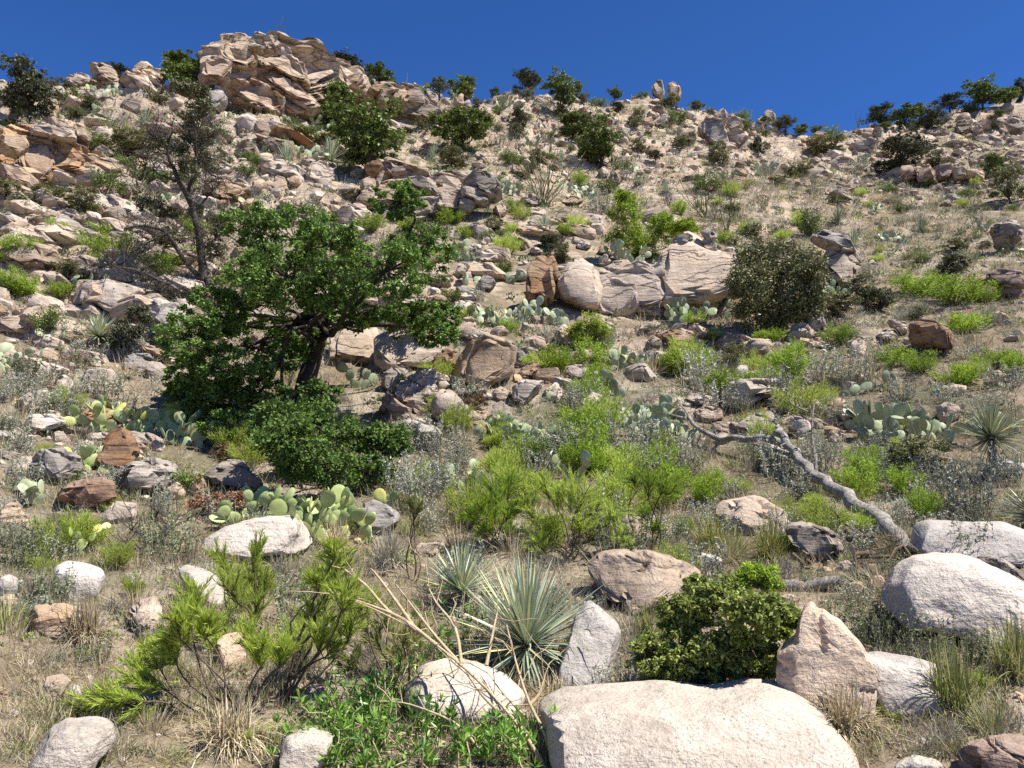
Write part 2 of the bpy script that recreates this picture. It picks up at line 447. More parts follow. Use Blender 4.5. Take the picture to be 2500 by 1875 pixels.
LM = dict(
    oak=leaf_mat('oak_leaf', [(0.052, 0.095, 0.02), (0.10, 0.175, 0.034), (0.15, 0.245, 0.05), (0.235, 0.335, 0.08)], 0.55, 0.26, 0.2),
    oakbg=leaf_mat('ridge_oak_leaf', [(0.070, 0.105, 0.024), (0.120, 0.175, 0.038), (0.180, 0.240, 0.055), (0.250, 0.310, 0.080)], 0.5, 0.2, 0.3, 0.3),
    juniper=leaf_mat('juniper_leaf', [(0.055, 0.066, 0.034), (0.090, 0.100, 0.055), (0.140, 0.150, 0.085)], 0.6, 0.12, 0.2, 0.3),
    olive=leaf_mat('olive_leaf', [(0.075, 0.090, 0.033), (0.128, 0.143, 0.054), (0.210, 0.210, 0.090), (0.330, 0.300, 0.150)], 0.5, 0.15, 0.35),
    leafy=leaf_mat('leafy_shrub_leaf', [(0.110, 0.145, 0.028), (0.200, 0.255, 0.050), (0.310, 0.365, 0.085), (0.450, 0.480, 0.150)], 0.5, 0.28, 0.25),
    mesq=leaf_mat('mesquite_leaf', [(0.150, 0.230, 0.020), (0.230, 0.350, 0.030), (0.310, 0.440, 0.045), (0.420, 0.520, 0.090)], 0.5, 0.42, 0.2),
    broom=leaf_mat('broom_leaf', [(0.270, 0.340, 0.050), (0.370, 0.470, 0.070), (0.460, 0.560, 0.100), (0.560, 0.620, 0.170)], 0.5, 0.48, 0.2),
    sage=leaf_mat('sage_leaf', [(0.220, 0.230, 0.165), (0.320, 0.335, 0.250), (0.420, 0.435, 0.335), (0.520, 0.520, 0.410)], 0.7, 0.15, 0.1),
    sagegreen=leaf_mat('green_sage_leaf', [(0.130, 0.155, 0.075), (0.210, 0.240, 0.120), (0.310, 0.340, 0.190)], 0.7, 0.15, 0.1),
    straw=leaf_mat('straw', [(0.240, 0.185, 0.100), (0.440, 0.360, 0.210), (0.580, 0.490, 0.320), (0.660, 0.580, 0.420)], 0.7, 0.2, 0.15),
    greygrass=leaf_mat('grey_grass', [(0.220, 0.195, 0.140), (0.340, 0.310, 0.235), (0.460, 0.430, 0.335)], 0.8, 0.15, 0.1),
    greengrass=leaf_mat('green_grass', [(0.120, 0.156, 0.042), (0.216, 0.252, 0.072), (0.360, 0.360, 0.132), (0.504, 0.444, 0.216)], 0.6, 0.25, 0.15),
    bear=leaf_mat('beargrass_leaf', [(0.120, 0.156, 0.030), (0.240, 0.264, 0.060), (0.408, 0.384, 0.120), (0.540, 0.480, 0.216)], 0.5, 0.25, 0.2),
    willow=leaf_mat('willow_leaf', [(0.060, 0.135, 0.022), (0.120, 0.255, 0.038), (0.210, 0.390, 0.060), (0.330, 0.480, 0.090)], 0.38, 0.25, 0.45),
    rust=leaf_mat('rust_leaf', [(0.20, 0.09, 0.045), (0.32, 0.16, 0.08), (0.42, 0.24, 0.13)], 0.7, 0.2, 0.1),
    brownlitter=leaf_mat('brown_twigs', [(0.07, 0.045, 0.025), (0.14, 0.09, 0.05), (0.22, 0.15, 0.09)], 0.8, 0.1, 0.1),
    pink=leaf_mat('magenta_petal', [(0.45, 0.03, 0.20), (0.60, 0.08, 0.32)], 0.6, 0.3, 0.1),
    white=leaf_mat('white_petal', [(0.75, 0.73, 0.72), (0.8, 0.8, 0.8)], 0.6, 0.2, 0.1),
)
def blade_mat(name, base, tip, edge):
    t = NT(name)
    oi = t.n('ObjectInfo'); ge = t.n('NewGeometry')
    r = t.math('FRACT', t.math('ADD', t.math('MULTIPLY', oi.outputs['Random'], 5.77), ge.outputs['Random Per Island']))
    c = t.ramp(r, [(0.0, base), (0.55, tip), (0.8, [q * 1.25 for q in tip]), (0.9, edge), (1.0, [q * 1.15 for q in edge])])
    b = t.n('BsdfPrincipled'); b.inputs['Roughness'].default_value = 0.38; b.inputs['Specular IOR Level'].default_value = 0.45
    t.l(c, b.inputs['Base Color'])
    tr = t.n('BsdfTranslucent'); t.l(c, tr.inputs['Color'])
    mx = t.n('MixShader'); mx.inputs[0].default_value = 0.12
    t.l(b.outputs[0], mx.inputs[1]); t.l(tr.outputs[0], mx.inputs[2]); t.l(mx.outputs[0], t.out.inputs[0])
    return t.m
LM['sotol'] = blade_mat('sotol_blade', (0.23, 0.28, 0.19), (0.38, 0.44, 0.31), (0.54, 0.52, 0.25))
LM['yucca'] = blade_mat('yucca_blade', (0.14, 0.17, 0.10), (0.24, 0.27, 0.17), (0.42, 0.38, 0.20))
LM['deadblade'] = blade_mat('dead_blade', (0.20, 0.17, 0.12), (0.33, 0.29, 0.22), (0.42, 0.36, 0.24))
PADM = dict(a=pad_mat('cactus_pad', (0.28, 0.325, 0.19), (0.41, 0.45, 0.285), (0.45, 0.45, 0.19)),
            y=pad_mat('yellow_cactus_pad', (0.33, 0.41, 0.15), (0.45, 0.50, 0.22), (0.58, 0.55, 0.15)),
            d=pad_mat('dark_cactus_pad', (0.19, 0.235, 0.135), (0.30, 0.345, 0.21), (0.34, 0.34, 0.15)))
BARK = dict(dark=bark_mat('dark_bark', (0.045, 0.036, 0.028), (0.09, 0.075, 0.06)),
            brown=bark_mat('brown_stem', (0.10, 0.075, 0.05), (0.18, 0.14, 0.10), 20, 0.01),
            grey=bark_mat('weathered_wood', (0.20, 0.175, 0.15), (0.46, 0.42, 0.37), 12, 0.04),
            black=bark_mat('charred_twig', (0.05, 0.042, 0.036), (0.12, 0.105, 0.09), 20, 0.01),
            straw=bark_mat('straw_stalk', (0.42, 0.32, 0.19), (0.58, 0.47, 0.31), 25, 0.006),
            greytwig=bark_mat('grey_twig', (0.16, 0.14, 0.12), (0.30, 0.27, 0.24), 25, 0.008),
            green=bark_mat('green_cane', (0.13, 0.13, 0.06), (0.20, 0.19, 0.10), 25, 0.01))

def soil():
    """soil and litter on the flatter ground, bare bedded rock where it is steep"""
    t = NT('hillside_soil_and_bedrock')
    tc = t.n('TexCoord'); p = tc.outputs['Object']
    a = t.noise(p, 0.35, 6, 0.6, 0.5); b_ = t.noise(p, 2.2, 6, 0.65); f = t.noise(p, 26, 4, 0.7); g = t.noise(p, 9, 4, 0.7)
    c = t.mix(t.ramp(b_, [(0.35, 0), (0.65, 1)]), (0.17, 0.13, 0.085), (0.29, 0.23, 0.16))
    c = t.mix(t.ramp(a, [(0.48, 0), (0.62, 0.8)]), c, (0.14, 0.14, 0.085))
    c = t.mix(t.ramp(g, [(0.60, 0), (0.68, 0.8)]), c, (0.46, 0.38, 0.29))
    c = t.mix(t.ramp(f, [(0.30, 0.7), (0.45, 0)]), c, (0.11, 0.085, 0.06))
    sand = t.noise(p, 0.55, 5, 0.6, 0.8)
    c = t.mix(t.ramp(sand, [(0.52, 0), (0.64, 0.75)]), c, (0.47, 0.395, 0.305))
    mp = t.n('Mapping'); mp.inputs['Rotation'].default_value = (0, math.radians(17), 0); mp.inputs['Scale'].default_value = (0.4, 0.5, 5.0)
    t.l(p, mp.inputs['Vector'])
    s1 = t.noise(mp.outputs[0], 1.0, 7, 0.7, 0.6); s2 = t.noise(mp.outputs[0], 3.5, 4, 0.6, 0.3)
    k = t.mix(t.ramp(b_, [(0.35, 0), (0.65, 1)]), (0.42, 0.325, 0.235), (0.57, 0.47, 0.365))
    k = t.mix(t.ramp(a, [(0.52, 0), (0.68, 0.8)]), k, (0.39, 0.25, 0.15))
    k = t.mix(t.ramp(s1, [(0.38, 0.85), (0.48, 0)]), k, (0.15, 0.12, 0.095))
    k = t.mix(t.ramp(s2, [(0.34, 0.7), (0.43, 0)]), k, (0.18, 0.14, 0.11))
    k = t.mix(t.ramp(f, [(0.30, 0.5), (0.45, 0)]), k, (0.12, 0.10, 0.08))
    ge = t.n('NewGeometry'); sx = t.n('SeparateXYZ'); t.l(ge.outputs['Normal'], sx.inputs[0])
    z = t.math('ADD', sx.outputs['Z'], t.math('MULTIPLY', t.math('SUBTRACT', b_, 0.5), 0.5))
    rocky = t.ramp(z, [(0.74, 1), (0.84, 0)])
    col_ = t.mix(rocky, c, k)
    b = t.n('BsdfPrincipled'); b.inputs['Roughness'].default_value = 0.95; b.inputs['Specular IOR Level'].default_value = 0.05
    t.l(col_, b.inputs['Base Color'])
    n = t.bump(s1, 0.5, 0.10); n = t.bump(g, 0.7, 0.07, n); n = t.bump(f, 0.8, 0.03, n)
    t.l(n, b.inputs['Normal']); t.l(b.outputs[0], t.out.inputs[0])
    return t.m

# ------------------------------------------------------------------ ground sheet
front = np.radians(np.linspace(-38, 38, 520))
side = np.radians(np.linspace(38, 322, 70))[1:-1]
AZ = np.concatenate([front, side])
RR = np.concatenate([[0.0], np.exp(np.linspace(math.log(0.8), math.log(14), 70)), np.exp(np.linspace(math.log(14), math.log(75), 265))[1:], np.exp(np.linspace(math.log(75), math.log(130), 70))[1:], np.exp(np.linspace(math.log(130), math.log(650), 14))[1:]])
ax, rr_ = np.meshgrid(AZ, RR, indexing='ij')
X, Y = rr_ * np.sin(ax), rr_ * np.cos(ax)
Z = H_exact(X.ravel(), Y.ravel())
nr, na = len(RR), len(AZ)
idx = np.arange(na * nr).reshape(na, nr)
nx = np.roll(idx, -1, axis=0)
quads = np.stack([idx[:, :-1], idx[:, 1:], nx[:, 1:], nx[:, :-1]], -1).reshape(-1, 4)
gm = make_mesh('hillside', np.stack([X.ravel(), Y.ravel(), Z], 1), F4=quads[:, ::-1], mat=soil(), smooth=True, sharp=math.radians(40))
tag(link('hillside', gm), 'steep stony desert hillside of tan soil', kind='structure')

# ------------------------------------------------------------------ labels: each thing told by its look and its neighbours
LANDMARKS = [(760, 760, 'big green oak'), (2000, 1180, 'fallen dead trunk'), (680, 200, 'summit outcrop'), (1050, 480, 'striped outcrop'),
    (1640, 640, 'central cliff'), (2190, 1000, 'big blue-green pricklypear'), (1290, 1500, 'big silvery sotol'), (1720, 1530, 'leafy olive shrub'),
    (1885, 690, 'dark round shrub'), (470, 480, 'half-bare dark tree'), (1340, 400, 'tall ocotillo'), (1605, 210, 'balanced knob'),
    (1720, 1760, 'white foreground slab'), (2020, 1630, 'pointed boulder'), (640, 1310, 'white bank boulder'), (770, 1230, 'yellow-green pricklypear'),
    (2340, 1460, 'whale-backed boulder'), (2430, 1060, 'trunked sotol'), (1440, 800, 'small round bush'), (1560, 540, 'brightest mesquite'),
    (239, 810, 'left-hand sotol'), (165, 380, 'hanging pricklypear'), (2450, 690, 'right-edge stone stack'), (1945, 310, 'skyline notch'),
    (1185, 890, 'square buff block'), (480, 1500, 'feathery broom'), (1830, 1260, 'domed boulder'), (905, 340, 'dark hillside oak'),
    (1330, 550, 'mid-slope sotol'), (2400, 230, 'trunked ridge oak'), (380, 1170, 'grey flat-topped boulder'), (2240, 790, 'shaded square boulder')]
USED = set()
def rel(u, v, L):
    du, dv = u - L[0], v - L[1]
    if abs(du) < 0.45 * abs(dv): return 'above' if dv < 0 else 'below'
    if abs(dv) < 0.45 * abs(du): return 'left of' if du < 0 else 'right of'
    return ('up-left of' if du < 0 else 'up-right of') if dv < 0 else ('down-left of' if du < 0 else 'down-right of')
def where(head, u, v, avoid=''):
    """a label that is used once: its look, then its place among named neighbours"""
    near = [L for L in sorted(LANDMARKS, key=lambda L: math.hypot(u - L[0], v - L[1])) if L[2] not in avoid and math.hypot(u - L[0], v - L[1]) > 30]
    for i in range(0, 4):
        for j in range(i + 1, 8):
            s = f"{head} {rel(u, v, near[i])} the {near[i][2]}"
            t = s + f", {rel(u, v, near[j])} the {near[j][2]}"
            for q in ((s, t) if j == i + 1 else (t,)):
                if q not in USED and len(q.split()) <= 16:
                    USED.add(q); return q
    USED.add(t); return t

# ------------------------------------------------------------------ rocks
_ico = {}
def ico(sub):
    if sub not in _ico:
        import bmesh
        bm = bmesh.new(); bmesh.ops.create_icosphere(bm, subdivisions=sub, radius=1.0)
        V = np.array([v.co[:] for v in bm.verts]); F = np.array([[v.index for v in f.verts] for f in bm.faces])
        bm.free(); _ico[sub] = (V, F)
    return _ico[sub]

def rock_verts(sub, Rth, Dh, seed, e=0.33, lean=0.25, ledge=0.05, rough=0.035, nplanes=9, dip=18, layers=6, cut=(0.66, 0.92), joint=0.6):
    """a boulder whose front outline is Rth(angle) and half thickness Dh; joints, bedding ledges and weathering shape it"""
    rng = np.random.default_rng(seed)
    d, F = ico(sub)
    dx, dy, dz = d.T
    rho = np.sqrt(dx * dx + dz * dz) + 1e-9
    th = np.arctan2(dz, dx)
    R = Rth(th)
    k = rho ** e / rho
    P = np.stack([R * dx * k, Dh * np.sign(dy) * np.abs(dy) ** e, R * dz * k], 1)
    size = float(np.sqrt(np.prod(np.ptp(P[:, [0, 2]], axis=0))))
    for _ in range(nplanes):
        n = rng.normal(size=3) * np.array([0.75, 1.0, 0.75]); n[1] = -abs(n[1]) if rng.random() < 0.8 else n[1]
        n /= np.linalg.norm(n)
        q = P @ n; h = q.max() * rng.uniform(*cut)
        P -= n * (np.maximum(q - h, 0) * 0.93)[:, None]
    P[:, 1] += lean * P[:, 2]
    rad = P / (np.linalg.norm(P, axis=1)[:, None] + 1e-9)
    sd = seed % 9973
    if ledge > 0:
        b = np.array([math.sin(math.radians(dip)), rng.uniform(-.15, .15), math.cos(math.radians(dip))])
        hgt = np.ptp(P[:, 2])
        tt = (P @ b) / (hgt / layers) + 0.35 * vnoise(P * (2.2 / size), sd) + sd
        lay = np.floor(tt); fr = tt - lay
        hsh = np.modf(np.abs(np.sin(lay * 12.9898 + sd) * 43758.5453))[0]
        prof = (hsh - 0.5) * 1.7 + 0.7 * (0.5 - fr) - 2.1 * np.exp(-(np.minimum(fr, 1 - fr) / 0.07) ** 2) * (0.3 + hsh)
        w = 0.75 + 0.6 * vnoise(P * (1.7 / size), sd + 3)
        P += rad * np.array([1.0, 1.5, 0.35]) * (ledge * size * prof * w)[:, None]
        if joint > 0:
            ja = rng.uniform(-0.5, 0.5)
            jn = np.array([math.cos(ja), rng.uniform(-.4, .4), math.sin(ja) - 0.3]); jn /= np.linalg.norm(jn)
            q = (P @ jn) / (0.55 * size) + 0.12 * vnoise(P * (4 / size), sd + 21) + rng.random()
            f2 = q - np.floor(q)
            P -= rad * (joint * 0.14 * size * np.exp(-(np.minimum(f2, 1 - f2) / 0.05) ** 2))[:, None]
    P += rad * (size * rough * fbm(P * (2.6 / size), 3, sd + 5))[:, None]
    P += rad * (size * rough * 0.35 * fbm(P * (11.0 / size), 3, sd + 9, 0.6))[:, None]
    return P, F

STYLE = dict(t=dict(ledge=0.07, rough=0.04), o=dict(ledge=0.07, rough=0.045), g=dict(ledge=0.06, rough=0.04), p=dict(ledge=0.05, rough=0.035),
             w=dict(ledge=0.0, rough=0.03, nplanes=7, cut=(0.74, 0.95), e=0.52), n=dict(ledge=0.02, rough=0.035, nplanes=11, e=0.42), b=dict(ledge=0.06, rough=0.045))

def star(pts, smooth=1):
    """radius of a closed outline as a function of angle round the origin"""
    p = np.array(pts, float)
    n = len(p)
    ang = np.linspace(-math.pi, math.pi, 181)
    R = np.zeros(len(ang))
    for i, a in enumerate(ang):
        dx, dy = math.cos(a), math.sin(a); best = 0
        for k in range(n):
            ax_, ay = p[k]; bx, by = p[(k + 1) % n]
            ex, ey = bx - ax_, by - ay
            den = dx * ey - dy * ex
            if abs(den) < 1e-12: continue
            t = (ax_ * ey - ay * ex) / den; s = (ax_ * dy - ay * dx) / den
            if t > 0 and -1e-9 <= s <= 1 + 1e-9: best = max(best, t)
        R[i] = best
    R[R <= 0] = R[R > 0].mean()
    if smooth:
        q = np.concatenate([R[-4:-1], R, R[1:4]])
        ker = np.array([1, 2, 3, 4, 3, 2, 1.0]); ker /= ker.sum()
        R = np.convolve(q, ker, 'valid')
    return lambda th: np.interp(th, ang, R)

RS = [0]
def outline_rock(tile, pts, style, parent=None, thick=0.55, base=None, push=0.45, name='boulder', noun=None, label=None, grow=None, **kw):
    """one rock: outline measured in the photograph, set at the distance of the ground at its foot, with its own thickness"""
    RS[0] += 1
    if grow is None: grow = 1.05 if parent is None else 1.13
    seed = RS[0] * 7 + 11
    px = poly(tile, pts) if isinstance(pts, str) else pts
    us = [q[0] for q in px]; vs = [q[1] for q in px]
    u0, u1, v0, v1 = min(us), max(us), min(vs), max(vs)
    uc = 0.5 * (u0 + u1)
    g = ground(uc, (base if base else v1) - 0.02 * (v1 - v0))
    m = mpp(g)
    W, Hh = (u1 - u0) * m, (v1 - v0) * m
    Dh = thick * math.sqrt(W * Hh) * (0.8 + 0.3 * ((seed * 37) % 10) / 10)
    az = math.atan2(g[0], g[1])
    n = np.array([math.sin(az), math.cos(az), 0.0]); rt = np.array([math.cos(az), -math.sin(az), 0.0])
    c0 = g + n * Dh * push
    Q = np.array([on_plane(u, v, c0) for u, v in px])
    ctr = Q.mean(0)
    # area centroid
    x, z = (Q - ctr) @ rt, (Q - ctr)[:, 2]
    x2, z2 = np.roll(x, -1), np.roll(z, -1)
    cr = x * z2 - x2 * z; A = cr.sum() / 2
    cx, cz = ((x + x2) * cr).sum() / (6 * A), ((z + z2) * cr).sum() / (6 * A)
    ctr = ctr + rt * cx + np.array([0, 0, cz])
    out = np.stack([(Q - ctr) @ rt, (Q - ctr)[:, 2]], 1) * grow
    gap = float((ctr[2] + out[:, 1].min()) - H(ctr[0], ctr[1])[0])
    reach = 1.12 + (min(gap, 1.6) + 0.1 * Hh if gap > 0 else 0) / max(0.05, -out[:, 1].min())
    if parent is not None: reach = 1.1
    out[out[:, 1] < 0.15 * out[:, 1].min(), 1] *= min(reach, 2.2)
    big = max(u1 - u0, v1 - v0)
    st = dict(STYLE[style]); st['layers'] = max(3, min(9, int(Hh / 0.16)))
    st.update(kw)
    sub = 5 if big > 190 else (4 if big > 48 else 3)
    P, F = rock_verts(sub, star(out), Dh, seed, **st)
    me = make_mesh(name, P, F3=F, mat=ROCK[style], smooth=True, sharp=math.radians(38))
    if parent is not None:
        o = link('rock_block', me, None, ctr, (0, 0, -az))
        o.parent = parent
        o.location = [float(c) for c in ctr - np.array(parent.location)]
        return o
    ar = (u1 - u0) / max(1, v1 - v0)
    if noun is None:
        noun = 'slab' if ar > 2.1 else ('low boulder' if ar > 1.5 else ('upright rock' if ar < 0.85 else 'boulder'))
    nm = {'slab': 'ledge_rock', 'low boulder': 'boulder', 'upright rock': 'upright_rock', 'boulder': 'boulder'}.get(noun, name)
    o = link(nm, me, None, ctr, (0, 0, -az))
    sz = 'huge' if big > 260 else ('large' if big > 130 else ('middling' if big > 60 else 'small'))
    tag(o, label or where(f"{sz} {ROCK_WORD[style]} {noun}", uc, 0.5 * (v0 + v1)), 'rock')
    if label: USED.add(label)
    return o

def outcrop(name, label, u, v, blocks, **kw):
    g = ground(u, v)
    root = link(name, None, None, g)
    root.empty_display_size = 0.2
    tag(root, label, 'outcrop'); USED.add(label)
    for b in blocks.strip().split('\n'):
        f = b.split('|')
        k = dict(e=0.25, lean=0.15, nplanes=7); k.update(kw)
        if len(f) > 3: k.update(eval('dict(' + f[3] + ')'))
        outline_rock(f[0].strip(), f[2].strip(), f[1].strip(), parent=root, **k)
    return root

vb = lambda t, y: T(t, 0, y)[1]
outcrop('summit_outcrop', 'tall layered tan rock outcrop crowning the left skyline', 680, 285, """
A|t|1285,440 1470,300 1600,275 1740,255 1900,360 2060,370 2240,440 2370,530 2300,640 2050,735 1850,745 1560,715 1340,690|push=1.1,thick=0.4,layers=9,dip=22,grow=0.98
A|t|1570,280 1640,250 1740,237 1800,280 1790,330 1700,340 1600,310
A|t|1480,290 1540,270 1640,310 1670,370 1640,440 1560,470 1480,440 1430,380
A|o|1280,420 1420,370 1480,440 1460,520 1400,550 1320,540 1290,490
A|o|1450,440 1640,430 1640,540 1560,550 1460,530
A|t|1670,380 1800,350 1910,400 1960,480 1990,580 1900,560 1760,480 1650,470|dip=26
A|o|1640,480 1760,490 1900,570 2050,640 2050,720 1960,740 1830,640 1700,570 1640,540|dip=30
A|t|1910,370 1970,330 2050,350 2070,400 2000,440 1920,430
A|t|1960,470 2110,390 2250,430 2370,520 2350,600 2280,610 2100,620 2000,590|dip=25
A|g|1320,590 1440,560 1460,650 1400,710 1330,680
A|o|1430,580 1600,560 1700,590 1850,650 1880,740 1750,750 1560,720 1440,660
A|t|1690,330 1780,315 1850,330 1920,380 1860,400 1700,370
A|t|1700,540 1830,620 1960,700 1980,760 1850,740 1720,640|dip=28
A|b|1290,510 1380,500 1430,550 1330,560""", base=vb('A', 740), thick=0.5)
outcrop('ridge_outcrop', 'fractured buff outcrop just right of the summit outcrop under a dark ridge juniper', 970, 300, """
B|t|210,590 300,550 520,590 690,610 730,790 560,780 330,690|push=1.0,grow=0.98,dip=25
B|t|250,560 300,530 400,555 440,590 400,610 280,600
B|t|200,590 270,580 310,650 230,640
B|o|320,620 400,590 430,640 400,680 330,680
B|t|460,700 520,630 640,640 710,720 730,790 690,810 560,780 470,750|dip=30
B|o|440,600 520,570 540,640 470,690 410,680
B|t|640,590 700,610 715,690 650,650""", base=vb('B', 800), thick=0.55)
outcrop('left_outcrop', 'layered brownish outcrop behind the pricklypear that hangs at the left', 140, 460, """
A|o|0,880 190,820 470,880 640,1100 600,1180 230,1205 0,1180|push=1.0,grow=0.98,layers=8
A|t|190,810 300,795 390,830 480,870 460,900 330,890 200,860
A|o|140,890 320,900 350,970 330,1160 240,1200 130,1100 120,960
A|t|0,870 150,870 180,960 100,1000 0,960
A|o|0,1030 120,1060 240,1170 230,1210 100,1180 0,1120
A|o|330,1000 440,1010 560,1040 640,1100 620,1160 480,1180 340,1180
A|t|480,820 590,860 580,910 500,890""", base=vb('A', 1190), thick=0.5)
outcrop('striped_outcrop', 'broad striped tan outcrop cut by dark cracks below the dark hillside oak', 1050, 548, """
B|t|180,1290 350,1080 520,1130 720,1180 880,1140 1060,1170 1120,1270 1020,1340 850,1370 640,1430 400,1440 250,1420|push=0.9,grow=0.98,layers=9,dip=12
B|t|330,1060 400,1040 520,1120 500,1150 400,1130 340,1100|dip=28
B|g|430,1160 560,1140 700,1190 700,1240 640,1260 500,1200|dip=25
B|t|340,1220 430,1180 600,1250 690,1270 690,1290 550,1290 420,1340 300,1340|dip=-5,layers=8
B|t|290,1360 430,1350 560,1300 700,1290 690,1380 560,1430 400,1440 270,1410|dip=-8,layers=9
B|t|170,1290 240,1220 320,1230 290,1330 200,1310
B|t|40,1370 180,1310 280,1360 250,1430 120,1440 40,1400
B|t|720,1260 780,1220 830,1280 830,1350 720,1340
B|g|840,1280 900,1290 950,1310 900,1370 840,1350
B|g|870,1130 960,1110 1060,1160 1120,1240 1080,1280 980,1250 900,1190|dip=32
B|g|860,1200 960,1230 1040,1290 1000,1340 880,1270|dip=35
B|b|690,1160 730,1150 740,1190 700,1200
B|b|240,1060 320,1030 360,1080 280,1130""", base=vb('B', 1430), thick=0.5)
outcrop('central_cliff', 'pale jointed rock cliff with upright faces left of the dark round shrub', 1640, 770, """
E|p|1310,420 1540,380 1740,440 1900,380 2160,390 2240,380 2300,560 2280,710 1860,705 1500,650 1300,640|push=1.2,thick=0.3,grow=1.0,ledge=0.03
E|o|1300,450 1350,340 1440,340 1460,430 1430,620 1340,640 1290,610|dip=70,layers=4
E|p|1500,500 1540,370 1640,360 1730,420 1750,520 1720,640 1600,640 1510,600|ledge=0.015
E|p|1740,480 1800,470 1900,520 2000,530 1990,700 1860,700 1760,690 1740,580|ledge=0.025
E|p|2010,530 2130,560 2160,620 2160,700 2010,700|ledge=0.02
E|g|1810,450 1920,450 2010,480 2000,500 1830,490
E|t|1820,380 1900,350 2030,440 1990,470 1850,440|dip=28
E|g|2030,430 2080,390 2160,380 2170,540 2060,520
F|p|60,350 100,230 200,190 330,260 450,330 470,420 450,510 330,560 180,590 50,590 30,480|dip=22,layers=9,ledge=0.02,lean=0.4,rough=0.02,nplanes=4,cut=(0.8,0.95)
F|g|0,360 50,350 50,540 0,520
F|g|100,200 170,175 230,190 200,220 130,230
F|t|270,220 350,210 390,260 370,300 310,270
F|t|410,280 460,250 510,280 500,320 430,310
F|t|270,160 330,155 370,190 320,220""", base=772, thick=0.42, grow=1.18)
outcrop('bedrock_face', 'low tan bedrock face showing behind the big oak trunk', 960, 890, """
E|p|20,850 200,760 300,770 330,1020 200,1010 30,1000|ledge=0.02
E|n|310,780 420,780 560,830 700,900 690,1000 560,1030 400,1050 330,1000|ledge=0.02""", thick=0.4, lean=0.5)
outcrop('capped_outcrop', 'dome of rock with a dark layered cap right of the dark round shrub', 2050, 720, """
F|g|920,180 1000,175 1130,200 1210,270 1220,320 1120,280 980,220|dip=28
F|t|1000,290 1060,270 1180,310 1220,360 1220,440 1260,510 1100,470 1000,400|dip=30""", base=vb('F', 520), thick=0.6)
outcrop('right_stack', 'stack of brown flat stones at the right edge above bright mesquite', 2450, 730, """
F|b|2000,420 2080,390 2190,400 2212,480 2150,500 2010,470
F|b|2030,500 2150,500 2212,520 2180,560 2060,540
F|b|1910,440 1960,430 2000,460 1950,480""", base=vb('F', 565))
outcrop('knob_outcrop', 'blocky grey and tan outcrop on the slope below the balanced knob', 1760, 350, """
C|g|260,790 310,730 420,760 440,830 420,860 320,860
C|p|130,800 180,760 245,790 240,840 150,840
C|o|440,820 480,780 550,800 550,870 510,890 450,860
C|t|350,680 400,655 430,690 420,740 370,730
C|t|430,700 500,720 530,770 460,780 430,750""", base=vb('C', 880))
outcrop('boulder_heap_outcrop', 'heap of rounded brown boulders beside the olive bush on the right slope', 2330, 455, """
C|o|1470,1020 1560,1000 1580,1060 1500,1090
C|o|1560,1010 1650,1000 1680,1080 1580,1100
C|t|1780,1020 1860,1010 1860,1060 1790,1080
C|t|1860,1030 1960,1020 1980,1090 1870,1080
C|t|1850,1090 1950,1090 2000,1140 1900,1160
C|b|1680,1000 1780,990 1780,1060 1700,1080
C|t|2000,1090 2060,1060 2110,1100 2090,1150 2010,1140""", base=vb('C', 1120), thick=0.7)

